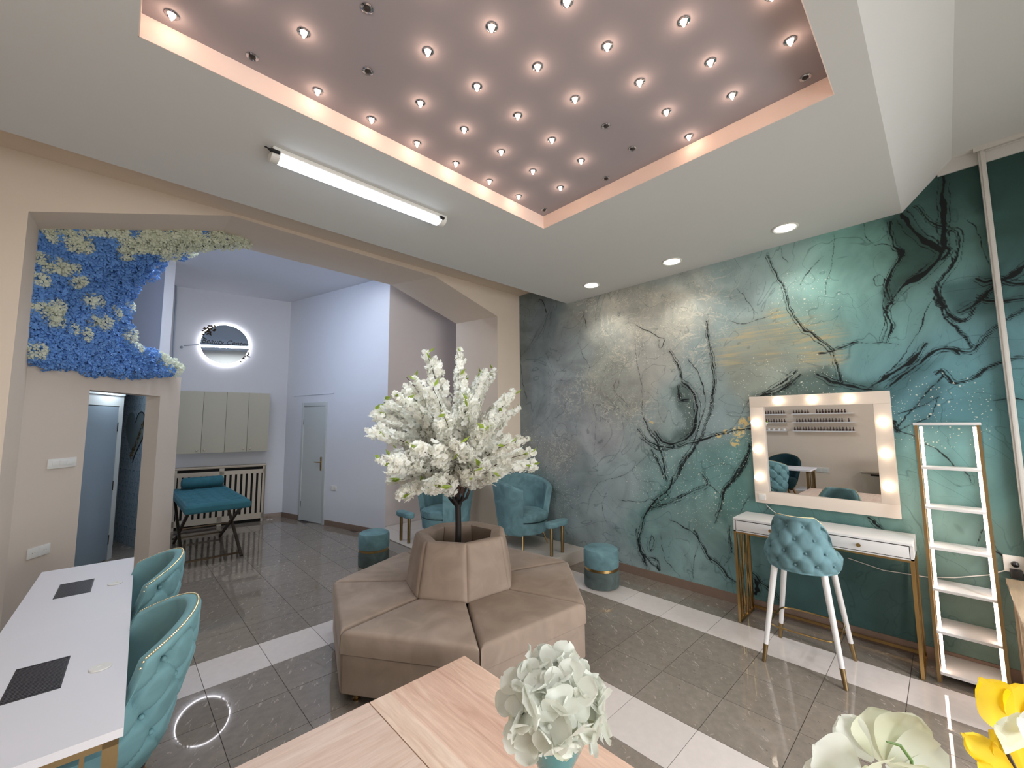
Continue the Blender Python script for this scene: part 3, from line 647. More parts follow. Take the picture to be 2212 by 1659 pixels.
def field():
    h = 0.0075
    ys = np.concatenate([np.linspace(YN, -0.85, 12), np.arange(-0.84, YA+0.001, h)]); ys[-1] = YA
    zs_ = np.arange(0, 3.727+h, h); zs_[-1] = 3.735
    Yg, Zg = np.meshgrid(ys, zs_, indexing='ij'); P = np.stack([Yg.ravel(), Zg.ravel()], 1)
    # colour washes
    cp = wall_yz([a for a, _ in COLS]); cc = np.array([lin(c) for _, c in COLS])
    rng = np.random.RandomState(3)
    # smooth warp so that the washes have flowing edges
    def warp(P, amp, freq, seed):
        r = np.random.RandomState(seed); o = np.zeros_like(P)
        for k in range(7):
            f = freq*(1.5**k); a = amp/(1.35**k); th = r.rand(2)*6.28; d = r.randn(2, 2); d /= np.linalg.norm(d, axis=1)[:, None]
            o[:, 0] += a*np.sin(P@(d[0]*f)+th[0]); o[:, 1] += a*np.sin(P@(d[1]*f)+th[1])
        return o
    Pw = P+warp(P, 0.05, 2.2, 1)
    num = np.zeros((len(P), 3)); den = np.zeros(len(P))
    for q, c in zip(cp, cc):
        w_ = np.exp(-((Pw-q)**2).sum(1)/(2*0.16**2))+1e-5/(((Pw-q)**2).sum(1)+0.3)
        num += w_[:, None]*c; den += w_
    col = num/den[:, None]
    for poly, c, soft in FILL:
        q = wall_yz(poly); Pq = P+warp(P, 0.02, 6, 9)
        ins = np.zeros(len(P), bool); dmin = np.full(len(P), 9.0); n = len(q)
        for i in range(n):
            a, b = q[i], q[(i+1) % n]; ab = b-a
            t_ = np.clip(((Pq-a)@ab)/(ab@ab+1e-9), 0, 1); dmin = np.minimum(dmin, np.linalg.norm(Pq-a-t_[:, None]*ab, axis=1))
            cr = ((a[1] > Pq[:, 1]) != (b[1] > Pq[:, 1])) & (Pq[:, 0] < (b[0]-a[0])*(Pq[:, 1]-a[1])/((b[1]-a[1])+1e-12)+a[0]); ins ^= cr
        sd = np.where(ins, dmin, -dmin); m_ = 1/(1+np.exp(-sd/soft*3)); m_ *= 0.75
        col = col*(1-m_[:, None])+np.array(lin(c))*m_[:, None]
    # veins: signed distance in cm inside the ink, plus a soft wash along each
    ink = np.full(len(P), -4.0); wash = np.zeros(len(P))
    Pv = P+warp(P, 0.006, 16, 5)
    allv = [(wd, dk, wall_yz(pts)) for wd, dk, pts in VEINS]
    for wd, dk, q0 in list(allv):
        if wd < 0.006: continue
        for sgn in (-1, 1):
            t_ = np.gradient(q0, axis=0); nn = np.stack([-t_[:, 1], t_[:, 0]], 1); nn /= np.linalg.norm(nn, axis=1)[:, None]+1e-9
            off = sgn*(wd*0.8+rng.uniform(.004, .012)+rng.uniform(.0, .010)*np.sin(np.linspace(0, rng.uniform(2, 6), len(q0))))[:, None]
            allv.append((0.0026, .75, q0+nn*off))
    for wd, dk, q in allv:
        # catmull-rom
        qq = [q[0]]
        for i in range(len(q)-1):
            p0, p1, p2, p3 = q[max(i-1, 0)], q[i], q[i+1], q[min(i+2, len(q)-1)]
            for s in (0.33, 0.66, 1.0):
                qq.append(0.5*((2*p1)+(p2-p0)*s+(2*p0-5*p1+4*p2-p3)*s*s+(3*p1-p0-3*p2+p3)*s**3))
        q = np.array(qq); lo, hi = q.min(0)-0.2, q.max(0)+0.2
        sel = np.where((Pv[:, 0] > lo[0]) & (Pv[:, 0] < hi[0]) & (Pv[:, 1] > lo[1]) & (Pv[:, 1] < hi[1]))[0]
        if not len(sel): continue
        S = Pv[sel]; best = np.full(len(sel), -9.0); dm = np.full(len(sel), 9.0); n = len(q)-1
        for i in range(n):
            a, b = q[i], q[i+1]; ab = b-a; t_ = np.clip(((S-a)@ab)/(ab@ab+1e-9), 0, 1)
            d = np.linalg.norm(S-a-t_[:, None]*ab, axis=1); g = (i+t_)/n
            ww = wd*0.42*(0.35+0.9*np.sin(PI*np.clip(g*0.9+0.08, 0, 1)))*(0.8+0.4*np.sin(g*17+wd*900))+0.0012
            best = np.maximum(best, (ww-d)*100); dm = np.minimum(dm, d)
        ink[sel] = np.maximum(ink[sel], best-(1-dk)*0.28)
        wash[sel] = np.maximum(wash[sel], dk*min(1, 0.2+wd*22)*np.exp(-(dm/(0.014+wd*1.5))**1.1))
    col *= (1-0.62*wash)[:, None]; lum = (col@np.array([.3, .55, .15]))[:, None]; col = lum+(col-lum)*0.72; col *= np.array([1.0, 1.03, 1.075])
    # masks for white filigree, speckle, gold
    def blob(pts, r):
        q = wall_yz(pts); m_ = np.zeros(len(P))
        for p_, rr in zip(q, r if hasattr(r, '__len__') else [r]*len(q)): m_ = np.maximum(m_, np.exp(-(((P-p_)**2).sum(1))/(2*rr*rr)))
        return m_
    frost = blob(zc([(480,520),(600,540),(720,560),(860,500),(420,640),(560,650),(870,620),(440,1000),(560,1010),(760,660),(340,560),(330,900),(260,960),(220,1180),(500,760),(800,760)]), .17)
    gold = np.maximum(blob(zc([(1180,660),(1270,690),(1370,700),(1100,720),(1300,770),(1400,780),(950,760),(1030,700),(1150,600)]), [.10,.12,.08,.12,.08,.05,.10,.1,.06]), 0)
    gold2 = blob(zc([(1010,1060),(985,1100),(970,1145),(1030,1052)]), [.035,.04,.03,.03])+blob(zc([(930,1100),(900,1115),(610,1060)]), .018)
    speck = blob(zc([(100,1150),(150,1250),(560,760),(700,700),(780,1010),(700,1250),(600,1330),(820,1250),(820,1400),(1100,900),(1260,880),(960,1150),(900,1350),(1250,540),(200,1250),(230,1380),(1800,1040),(1850,1010),(420,800)]), .16)+0.04
    return ys, zs_, col, ink, frost, gold, gold2, speck
def build_mural():
    ys, zs_, col, ink, frost, gold, gold2, speck = field()
    nu, nv = len(ys), len(zs_)
    Yg, Zg = np.meshgrid(ys, zs_, indexing='ij')
    co = np.stack([np.full(nu*nv, XM), Yg.ravel(), Zg.ravel()], 1).astype(np.float32)
    # the print stops below the white band over the sloped ceiling step
    I, J = np.meshgrid(np.arange(nu-1), np.arange(nv-1), indexing='ij'); a = (I*nv+J).ravel()
    quads = np.stack([a, a+1, a+nv+1, a+nv], 1).astype(np.int32)
    n0 = len(co); co = np.concatenate([co, np.array([(XM+0.1, y, z) for y in (YN, YA) for z in (0, 3.735)], np.float32)])
    extra = np.array([[n0, n0+2, n0+3, n0+1]], np.int32); quads = np.concatenate([quads, extra])
    me = bpy.data.meshes.new('wall_right'); me.vertices.add(len(co)); me.vertices.foreach_set('co', co.ravel())
    me.loops.add(quads.size); me.loops.foreach_set('vertex_index', quads.ravel()); me.polygons.add(len(quads))
    me.polygons.foreach_set('loop_start', np.arange(0, quads.size, 4, dtype=np.int32)); me.update(calc_edges=True)
    ca = me.color_attributes.new('wash', 'FLOAT_COLOR', 'POINT')
    buf = np.ones((len(co), 4), np.float32); buf[:n0, :3] = col; ca.data.foreach_set('color', buf.ravel())
    for nm, arr in (('ink', ink), ('frost', frost), ('gold', gold), ('goldspot', gold2), ('speck', speck)):
        at = me.attributes.new(nm, 'FLOAT', 'POINT'); b_ = np.zeros(len(co), np.float32); b_[:n0] = arr; at.data.foreach_set('value', b_)
    k = NT('ink_wash_mural')
    def A(nm, out='Fac'): return (k.n('ShaderNodeAttribute', attribute_name=nm), out)
    def mth(op, a, b=None, clamp=False):
        n = k.n('ShaderNodeMath', operation=op); n.use_clamp = clamp
        for i, q in enumerate((a, b)):
            if q is None: continue
            if isinstance(q, (int, float)): n.inputs[i].default_value = q
            else: k.l(q[0], q[1], n, i)
        return (n, 0)
    def ramp(src, p0, p1, c0=0.0, c1=1.0):
        n = k.n('ShaderNodeMapRange'); n.inputs[1].default_value = p0; n.inputs[2].default_value = p1; n.inputs[3].default_value = c0; n.inputs[4].default_value = c1; n.clamp = True
        k.l(src[0], src[1], n, 0); return (n, 0)
    def mix(f, a, b, bt='MIX'):
        n = k.n('ShaderNodeMixRGB', blend_type=bt)
        for i, q in ((0, f), (1, a), (2, b)):
            if isinstance(q, tuple) and hasattr(q[0], 'bl_idname'): k.l(q[0], q[1], n, i)
            elif isinstance(q, (int, float)): n.inputs[i].default_value = q if i == 0 else (q, q, q, 1)
            else: n.inputs[i].default_value = tuple(q)+(1,)
        return (n, 0)
    mp = k.coords('Object')
    def noise(sc, det=4.0, dist=0.0, st=None, rough=0.5):
        n = k.n('ShaderNodeTexNoise', Scale=sc, Detail=det, Distortion=dist, Roughness=rough)
        if st:
            m2 = k.coords('Object', st); k.l(m2, 0, n, 'Vector')
        else: k.l(mp, 0, n, 'Vector')
        return (n, 'Fac')
    base = A('wash', 'Color')
    cloud = ramp(noise(1.6, 7, 2.2), 0.3, 0.7, 1.0, 1.5); base = mix(1.0, base, cloud, 'MULTIPLY')
    # thin flowing wash edges
    def ridge(sc, dist, wd, seedst=None, det=2.0):
        n = noise(sc, det, dist, seedst); d = mth('ABSOLUTE', mth('SUBTRACT', n, 0.5)); return ramp(d, 0.0, wd, 1.0, 0.0)
    e1 = mth('MULTIPLY', ridge(1.1, 2.5, 0.008), 0.42); base = mix(e1, base, lin((40, 66, 66)))
    e2 = mth('MULTIPLY', ridge(1.9, 3.2, 0.006, (1, 1.3, 0.8)), 0.25); base = mix(e2, base, lin((34, 58, 60)))
    # white filigree
    f = mth('MULTIPLY', mth('MAXIMUM', ridge(3.0, 2.4, 0.014, None, 3.0), ridge(4.6, 1.8, 0.014, (1, .7, 1.4), 3.0)), mth('MULTIPLY', A('frost'), 0.8))
    f2 = mth('MULTIPLY', ramp(noise(7, 6, 1.0, None, 0.7), 0.52, 0.70), mth('MULTIPLY', A('frost'), 0.45))
    base = mix(mth('MAXIMUM', f, f2, True), base, lin((222, 216, 198)))
    # gold brush strokes
    st = noise(1.0, 4, 0.6, (1, 2.2, 42)); gs = mth('MULTIPLY', ramp(st, 0.47, 0.66), A('gold')); gs = mth('MULTIPLY', gs, 1.0, True)
    base = mix(mth('MULTIPLY', A('gold'), 0.35), base, lin((160, 156, 130)))
    base = mix(mth('MULTIPLY', gs, 0.85), base, lin((198, 178, 130)))
    gb = mth('MULTIPLY', A('goldspot'), ramp(noise(26, 4, 0.5), 0.42, 0.52), True)
    base = mix(ramp(gb, 0.25, 0.5), base, lin((208, 188, 134)))
    # ink
    jag = mth('MULTIPLY', mth('SUBTRACT', noise(40, 3), 0.5), 0.4)
    iv = mth('ADD', A('ink'), jag); inkf = ramp(iv, -0.31, 0.06); base = mix(mth('MULTIPLY', inkf, 0.97), base, lin((5, 12, 14)))
    # specks
    for sc, r, thr in ((15, 0.15, 0.30), (30, 0.20, 0.30), (62, 0.22, 0.55)):
        vo = k.n('ShaderNodeTexVoronoi', Scale=sc); k.l(mp, 0, vo, 'Vector'); dd = (vo, 'Distance')
        wn_ = k.n('ShaderNodeSeparateColor'); k.l(vo, 'Color', wn_, 0)
        pick = ramp(mth('ADD', (wn_, 0), mth('MULTIPLY', A('speck'), 0.62)), 1.08 if sc > 20 else 1.12, 1.12 if sc > 20 else 1.16); dot = ramp(dd, r*0.7, r, 1.0, 0.0)
        base = mix(mth('MULTIPLY', mth('MULTIPLY', pick, dot), 0.75), base, lin((218, 222, 206)))
    # the last stretch near the camera is plain
    k.l(base[0], base[1], k.b, 'Base Color'); k.b.inputs['Roughness'].default_value = 0.62; k.b.inputs['Specular IOR Level'].default_value = 0.3
    n2 = k.n('ShaderNodeTexNoise', Scale=220.0); k.l(mp, 0, n2, 'Vector'); bp = k.n('ShaderNodeBump', Strength=0.12, Distance=0.001); k.l(n2, 'Fac', bp, 'Height'); k.l(bp, 0, k.b, 'Normal')
    me.materials.append(k.m)
    o = link_mesh('wall_right', me); o['kind'] = 'structure'
build_mural()
struct('trim_2', MB().b2((XM-0.015, YN, 3.60), (XM, -0.093, ZH)).add([(XM-0.015, -0.093, 3.60), (XM, -0.093, 3.60), (XM, -0.173, ZH), (XM-0.015, -0.173, ZH)], [(0, 1, 2, 3)]), MT['ceil'], merge=False)
# white profile standing in front of the mural, and its track on the ceiling
m = MB().b2((4.385, -0.335, 0.02), (4.425, -0.30, 3.70)); m.b2((4.378, -0.325, 0.02), (4.385, -0.31, 3.70))
tag(obj('vertical_profile', m, MT['alu'], bevel=0.003, merge=False), 'tall white square metal profile standing against the green mural at the right edge', 'profile')
m = MB().b2((4.36, -2.2, 3.675), (4.375, -0.28, 3.70)).b2((4.40, -2.2, 3.675), (4.415, -0.34, 3.70))
tag(obj('ceiling_track', m, MT['alu'], merge=False), 'thin white double track on the ceiling above the green mural', 'track')
# platform under the armchairs
m = MB().prism([(3.30, 3.31), (XM-0.001, 3.31), (XM-0.001, YA-0.001), (3.974, YA-0.001), (3.974, YB_+0.001), (4.64, YB_+0.001), (4.64, 6.187), (3.16, 6.187), (2.95, 6.0), (2.86, 5.7), (2.86, 4.05)], 0.001, 0.146)
plat = thing('platform', 'low white tiled platform in the corner under the two armchairs', 'platform')
obj('platform_body', m, MT['platform'], plat)
for i in range(3):
    for j in range(5):
        x0, x1 = 2.85+i*0.375, 2.85+(i+1)*0.375
        y0, y1 = 3.31+j*0.48, 3.31+(j+1)*0.48
        if (i == 0 and j < 2) or (i == 1 and j == 0): continue
        o = obj('platform_tile', MB().b2((x0+0.001, y0+0.001, 0.146), (x1-0.001, y1-0.001, 0.15)), MT['platform'], plat)
obj('platform_tile', MB().b2((3.977, 3.311, 0.146), (XM-0.002, 4.46, 0.15)), MT['platform'], plat)
obj('platform_tile', MB().b2((3.16, 5.712, 0.146), (3.97, 6.185, 0.15)), MT['platform'], plat)

# ------------------------------------------------------------------ round sofa: seven wedge seats around a padded ring
SC = np.array([2.135, 2.865]); PH = math.radians(136.6)
def hv(r, k, z): a = PH+2*PI*k/7; return (r*math.cos(a), r*math.sin(a), z)
def shrink(P, g):                                   # pull four corners together by g
    P = [Vector(p) for p in P]; c = sum(P, Vector())/4
    return [p+(c-p).normalized()*g for p in P]
sofa = thing('round_sofa', 'taupe velvet seven-sided round sofa with a padded ring backrest around the blossom tree', 'sofa', (SC[0], SC[1], 0))
for k in range(7):
    m = MB(); cushion(m, shrink([hv(1.06, k, .462), hv(1.06, k+1, .462), hv(.40, k+1, .462), hv(.40, k, .462)], .009), shrink([hv(1.06, k, .325), hv(1.06, k+1, .325), hv(.40, k+1, .325), hv(.40, k, .325)], .006), .028, .014, 7)
    obj('seat_cushion', m, MT['taupe'], sofa, smooth=True)
    m = MB(); cushion(m, shrink([hv(1.045, k, .085), hv(1.045, k+1, .085), hv(1.045, k+1, .322), hv(1.045, k, .322)], .004), shrink([hv(.98, k, .085), hv(.98, k+1, .085), hv(.98, k+1, .322), hv(.98, k, .322)], .004), .01, .003, 3)
    obj('base_panel', m, MT['taupe'], sofa, smooth=True)
    m = MB(); cushion(m, shrink([hv(.465, k, .45), hv(.465, k+1, .45), hv(.385, k+1, .865), hv(.385, k, .865)], .008), shrink([hv(.33, k, .45), hv(.33, k+1, .45), hv(.275, k+1, .84), hv(.275, k, .84)], .005), .03, .016, 6)
    obj('backrest_panel', m, MT['taupe'], sofa, smooth=True)
    a = hv(.93, k, 0); m = MB().lathe([(.022, 0), (.024, .008), (.016, .012), (.016, .05), (.026, .056), (.026, .088)], 14, (a[0], a[1], 0))
    obj('foot', m, MT['brass'], sofa, smooth=True)
m = MB().prism([hv(.97, k, 0)[:2] for k in range(7)], .088, .32); obj('base_frame', m, MT['taupe'], sofa)

# ------------------------------------------------------------------ blossom tree in the sofa's ring
tree = thing('blossom_tree', 'artificial tree with cream white blossom and a slim black trunk inside the round sofa', 'tree', (2.10, 2.86, 0.0))
m = MB().lathe([(.17, .463), (.18, .47), (.21, .70), (.20, .70), (.17, .66), (0, .66)], 24); obj('pot', m, MT['black'], tree, smooth=True)
m = MB().tube([(0, 0, .60), (.004, 0, .9), (0, .004, 1.1), (.003, 0, 1.22)], [.026, .025, .024, .02], 12)
for a in range(6):
    g = a*PI/3+.4; m.tube([(0, 0, 1.02+.015*a), (.07*math.cos(g), .07*math.sin(g), 1.13), (.12*math.cos(g), .12*math.sin(g), 1.27)], [.014, .012, .009], 8)
obj('trunk', m, MT['bark'], tree, smooth=True)
def floret(m, c, n, r, seed, petals=5, cup=0.35):
    rr = random.Random(seed); n = Vector(n).normalized(); a = n.orthogonal().normalized(); b = n.cross(a); c = Vector(c)
    ph = rr.random()*6.28
    for k in range(petals):
        g = ph+2*PI*k/petals; d = a*math.cos(g)+b*math.sin(g); s = n.cross(d)
        L = r*rr.uniform(.85, 1.1); w_ = L*.46
        tip = c+d*L+n*L*cup*rr.uniform(.3, 1.2); mid = c+d*L*.62+n*L*.12
        m.add([c, mid+s*w_, tip+s*w_*.35, tip-s*w_*.35, mid-s*w_], [(0, 1, 2, 3), (0, 3, 4)])
spray = []
for q in range(5):
    rr = random.Random(40+q); m = MB()
    for i in range(50):
        t = rr.uniform(-.5, .5); g = rr.random()*6.28; R = rr.uniform(.012, .052)*(1-abs(t)*.7)
        n = Vector((rr.uniform(-.5, .5), math.cos(g), math.sin(g))); floret(m, (t*.27, math.cos(g)*R, math.sin(g)*R), n, rr.uniform(.021, .030), i*7+q)
    me = bpy.data.meshes.new('blossom_cluster'); me.from_pydata(m.v, [], m.f); me.materials.append(MT['petal']); spray.append(me)
lm = MB(); lm.add([(0, 0, 0), (.032, .018, .006), (.075, 0, .018), (.032, -.018, .006), (.038, 0, -.004)], [(0, 1, 4), (1, 2, 4), (2, 3, 4), (3, 0, 4)])
lme = bpy.data.meshes.new('leaf'); lme.from_pydata(lm.v, [], lm.f); lme.materials.append(MT['leaf'])
rr = random.Random(11)
tips = []
def tip_px(u, v, dy=0.0):                           # a branch tip measured in the photograph, dy nearer or farther
    p_ = on_y(2.86+dy, u, v); tips.append((p_[0]-2.10, p_[1]-2.86, p_[2]))
for u, v, dy in ((925,772,.0),(990,765,-.1),(1058,805,.1),(878,815,-.15),(862,860,-.2),(1108,856,-.25),(1118,890,.1),(812,932,-.1),(822,985,-.35),(842,1010,-.2),(818,905,.25),(1140,945,.15),(1142,1005,-.3),(1075,1030,-.5),(950,1052,-.62),(862,1078,-.25),(850,1040,.1),(1015,1035,-.55),(1095,960,-.6),(900,970,-.65),(960,900,-.6),(1010,870,-.5),(1040,930,-.62),(935,840,-.4),(1000,820,.2),(895,900,.5),(1080,900,.45),(980,930,.6),(1030,980,.6),(920,1000,.55),(1100,990,.4),(990,960,-.75),(1040,1010,-.68)):
    tip_px(u, v, dy)
for i in range(16):
    g = rr.random()*6.28; e = rr.uniform(-.1, 1.2); R = rr.uniform(.6, .78); tips.append((R*math.cos(g)*math.cos(e), R*math.sin(g)*math.cos(e), 1.5+.72*math.sin(e)))
nsp = 0
for i, T in enumerate(tips):
    T = Vector(T); g = math.atan2(T.y, T.x); S = Vector((.09*math.cos(g), .09*math.sin(g), 1.20+rr.uniform(-.04, .04)))
    C1 = S+Vector((T.x*.25, T.y*.25, max(.18, (T.z-S.z)*.75)))
    pts = [S*(1-s)**2+C1*2*s*(1-s)+T*s*s for s in [k/8 for k in range(9)]]
    br = obj('branch', MB().tube(pts, [.007-.0006*k for k in range(9)], 5), MT['twig'], tree, smooth=True)
    for s in ((.36, .50, .64, .78, .92) if i % 2 else (.42, .55, .68, .80, .93)):
        if nsp >= 240: break
        p_ = S*(1-s)**2+C1*2*s*(1-s)+T*s*s; d = ((C1-S)*(1-s)+(T-C1)*s).normalized()
        p_ = p_+Vector((rr.gauss(0, .025), rr.gauss(0, .025), rr.gauss(0, .02)))
        o = bpy.data.objects.new('blossom_cluster', spray[(i+nsp) % 5]); COL.objects.link(o); o.parent = br; nsp += 1
        sc = rr.uniform(.85, 1.15)*(1.12 if s < .9 else .8)
        o.matrix_local = Matrix.Translation(p_) @ d.to_track_quat('X', 'Z').to_matrix().to_4x4() @ Matrix.Rotation(rr.random()*6.28, 4, 'X') @ Matrix.Scale(sc, 4)
    for s in ((.7, .97) if i % 2 else (.9, 1.0)):
        p_ = S*(1-s)**2+C1*2*s*(1-s)+T*s*s
        o = bpy.data.objects.new('leaf', lme); COL.objects.link(o); o.parent = br
        q = Vector((p_.x-0, p_.y-.55, p_.z-1.4+.2)).normalized()
        o.location = p_+q*.045; o.rotation_euler = (rr.uniform(-1, 1), rr.uniform(-1, 1), rr.random()*6.28)

# ------------------------------------------------------------------ shells for upholstered tub chairs
def tuft(a, b, da, db, depth):
    """height field of a diamond-buttoned pad"""
    u, v = a/da, b/db
    best = 9.0; i0, j0 = round(u*2), round(v*2)
    for i in range(i0-2, i0+3):
        for j in range(j0-2, j0+3):
            if (i+j) % 2: continue
            best = min(best, math.hypot((u-i/2)*da, (v-j/2)*db))
    s1 = abs(((u+v) % 1.0)); s1 = min(s1, 1-s1); s2 = abs(((u-v) % 1.0)); s2 = min(s2, 1-s2)
    k = min(s1, s2)*min(da, db)
    return -depth*(math.exp(-(best/.028)**2)+.42*math.exp(-(k/.013)**1.4))
def shell(m, R, H0, H1, tmax, thick, nt=56, nvv=26, tf=None):
    """curved padded back: R(t, s) outer radius, s 0..1 bottom to top; H1(t) rim height; opening towards -x"""
    vs = []; N = nt
    sect = []
    for i in range(nt):
        t = -tmax+2*tmax*i/(nt-1); row = []
        for j in range(nvv):
            s = j/(nvv-1); z = H0+(H1(t)-H0)*s; r = R(t, s); off = tf(t*r, z) if tf and 0.02 < s < .97 else 0.0
            rr_ = r+off
            row.append((rr_*math.cos(t), rr_*math.sin(t), z))
        r = R(t, 1.0); z1 = H1(t)
        for g in (30, 60, 90, 120, 150):
            q = math.radians(g); cr_ = r-thick/2+thick/2*math.cos(q); row.append((cr_*math.cos(t), cr_*math.sin(t), z1+thick*.32*math.sin(q)))
        for j in range(9):
            s = 1-j/8; z = H0+(z1-H0)*s; r = R(t, s)-thick; row.append((r*math.cos(t), r*math.sin(t), z))
        sect.append(row)
    K = len(sect[0]); vs = [p for row in sect for p in row]
    fs = [(i*K+j, (i+1)*K+j, (i+1)*K+(j+1) % K, i*K+(j+1) % K) for i in range(nt-1) for j in range(K)]
    # rounded ends
    for i, sg in ((0, -1), (nt-1, 1)):
        fs.append(tuple(i*K+j for j in (range(K) if sg < 0 else range(K-1, -1, -1))))
    return m.add(vs, fs)
def studs(R, H1, tmax, n, dz=-.012, off=.003, r=.0042):
    m = MB()
    for i in range(n):
        t = -tmax+2*tmax*i/(n-1); q = R(t, 1.0)+off; m.sphere((q*math.cos(t), q*math.sin(t), H1(t)+dz), r, 6, 4)
    return m
def desk_chair(label, loc, rz, vm, group=None, legs='legwood'):
    t = thing('tub_chair', label, 'chair', loc, rz, group)
    tm = math.radians(80)
    def H1(a):
        b = abs(a)/math.radians(68); return .905-.105*min(b, 1)**1.7-(.9*(abs(a)-math.radians(68)) if b > 1 else 0)
    prof = [(.255, .10), (.28, .155), (.32, .20), (.38, .232), (.5, .262), (.58, .285), (.70, .318), (.80, .327), (.95, .330)]
    def Rz(z):
        for (z0, r0), (z1, r1) in zip(prof, prof[1:]):
            if z <= z1: return r0+(r1-r0)*max(0, (z-z0))/(z1-z0)
        return prof[-1][1]
    def R(a, s_): return Rz(.265+(H1(a)-.265)*s_)
    m = MB(); shell(m, R, .265, H1, tm, .056, 116, 72, lambda a, z: tuft(a, z-.46, .20, .21, .030))
    obj('backrest', m, vm, t, smooth=True)
    st = studs(R, H1, math.radians(70), 100, .017, -.012, .0048); stuff(obj('nailhead_trim', st, MT['nail'], t, smooth=True))
    b = MB()
    for i in range(-6, 7):
        for j in range(-1, 5):
            if (i+j) % 2: continue
            z = .46+j*.105; a = i*.10/Rz(z)
            if abs(a) > tm*.92 or z > H1(a)-.05 or z < .33: continue
            q = Rz(z)-.022; b.sphere((q*math.cos(a), q*math.sin(a), z), .011, 8, 5)
    stuff(obj('upholstery_button', b, vm, t, smooth=True))
    m = MB().lathe([(0, .30), (.20, .31), (.225, .36), (.238, .44), (.225, .475), (.18, .488), (0, .492)], 36, (-.025, 0, 0)); obj('seat', m, vm, t, smooth=True)
    m = MB().lathe([(0, .25), (.16, .252), (.18, .31)], 30); obj('seat_frame', m, MT['black'], t, smooth=True)
    for sx in (-1, 1):
        for sy in (-1, 1):
            obj('leg', MB().tube([(sx*.12, sy*.12, .27), (sx*.20, sy*.20, 0.001)], [.019, .012], 10), MT[legs], t, smooth=True)
    return t
desk_chair('pale teal tufted tub chair tucked in at the white desk, nearer the camera', (0.02, 2.585, 0), 0.0, MT['teal_chair'], 'teal tub chairs at the manicure desk')
desk_chair('pale teal tufted tub chair tucked in at the far end of the white desk', (0.055, 3.60, 0), 0.04, MT['teal_chair'], 'teal tub chairs at the manicure desk')
desk_chair('dark teal tub chair at the left edge of the picture, behind the white desk', (-0.62, 3.70, 0), PI, MT['teal_dark'])
desk_chair('dark teal velvet tub chair left of the desk, its back showing in the makeup mirror', (-0.66, 2.62, 0), PI, MT['teal_dark'])

# ------------------------------------------------------------------ white manicure desk with two dust-extractor grilles
desk = thing('manicure_desk', 'long white manicure desk with two black extractor grilles and a gold metal frame', 'desk', (-.118, 3.17, 0), -math.radians(1.9))
Wd, Ld = .47, 2.40
m = MB()
HX, HY, HS = -.03, (-.60, .63), (.155, .30)
def board_with_holes():
    xs = sorted([-Wd/2, HX-HS[0]/2, HX+HS[0]/2, Wd/2]); 
    ysl = [-Ld/2]
    for y in HY: ysl += [y-HS[1]/2, y+HS[1]/2]
    ysl.append(Ld/2); ysl = sorted(ysl)
    for i in range(3):
        for j in range(len(ysl)-1):
            if i == 1 and j in (1, 3): continue
            m.b2((xs[i], ysl[j], .725), (xs[i+1], ysl[j+1], .752))
board_with_holes()
obj('desktop', m, MT['desk'], desk, merge=True)
obj('desktop_joint', MB().b2((-Wd/2, -.052, .7518), (Wd/2, -.050, .7524)), MT['lacquer'], desk)
for y in HY:
    g = obj('extractor_grille', MB().b2((HX-HS[0]/2, y-HS[1]/2, .745), (HX+HS[0]/2, y-HS[1]/2+.008, .753)).b2((HX-HS[0]/2, y+HS[1]/2-.008, .745), (HX+HS[0]/2, y+HS[1]/2, .753)).b2((HX-HS[0]/2, y-HS[1]/2, .745), (HX-HS[0]/2+.006, y+HS[1]/2, .753)).b2((HX+HS[0]/2-.006, y-HS[1]/2, .745), (HX+HS[0]/2, y+HS[1]/2, .753)), MT['black'], desk, merge=False)
    m = MB()
    for k in range(24): m.b2((HX-HS[0]/2, y-HS[1]/2+.006+k*.0124, .747), (HX+HS[0]/2, y-HS[1]/2+.0105+k*.0124, .7525))
    for k in range(8): m.b2((HX-HS[0]/2+.012+k*.0186, y-HS[1]/2, .7465), (HX-HS[0]/2+.015+k*.0186, y+HS[1]/2, .7505))
    stuff(obj('grille_slats', m, mat('grille_plastic', (74, 72, 78), 0.35), g, merge=False))
    fm = MB().b2((HX-HS[0]/2, y-HS[1]/2, .70), (HX+HS[0]/2, y+HS[1]/2, .705)); obj('extractor_box', fm, MT['slot'], g)
    fm = MB().lathe([(.066, .735), (.072, .735), (.072, .742), (.066, .742)], 28, (HX, y, 0), True)
    for k in range(7):
        a = k*2*PI/7; fm.add([(HX+.02*math.cos(a), y+.02*math.sin(a), .738), (HX+.065*math.cos(a+.1), y+.065*math.sin(a+.1), .741), (HX+.065*math.cos(a+.6), y+.065*math.sin(a+.6), .734), (HX+.02*math.cos(a+.9), y+.02*math.sin(a+.9), .734)], [(0, 1, 2, 3)])
    fm.lathe([(0, .734), (.024, .734), (.024, .743), (0, .744)], 20, (HX, y, 0)); obj('extractor_fan', fm, MT['black'], g, merge=False)
    m = MB().lathe([(0, .752), (.034, .752), (.036, .755), (.034, .758), (.012, .7585), (.010, .756), (0, .756)], 28, (.152, y-.07, 0)); obj('cable_cap', m, MT['plastic'], desk, smooth=True)
for y in (-Ld/2+.05, 0.0, Ld/2-.05):
    m = MB()
    for x in (-Wd/2+.03, Wd/2-.03): m.b2((x-.02, y-.02, 0.001), (x+.02, y+.02, .725))
    m.b2((-Wd/2+.01, y-.02, .69), (Wd/2-.01, y+.02, .7245)).b2((-Wd/2+.01, y-.015, .001), (Wd/2-.01, y+.015, .03))
    for k, x in enumerate((-.14, -.10, -.05, .02, .04, .11)): m.bar((x, y, .03), (x+(.03 if k % 2 else -.02), y, .695), .012)
    obj('end_frame', m, MT['brass_dull'], desk, merge=False)
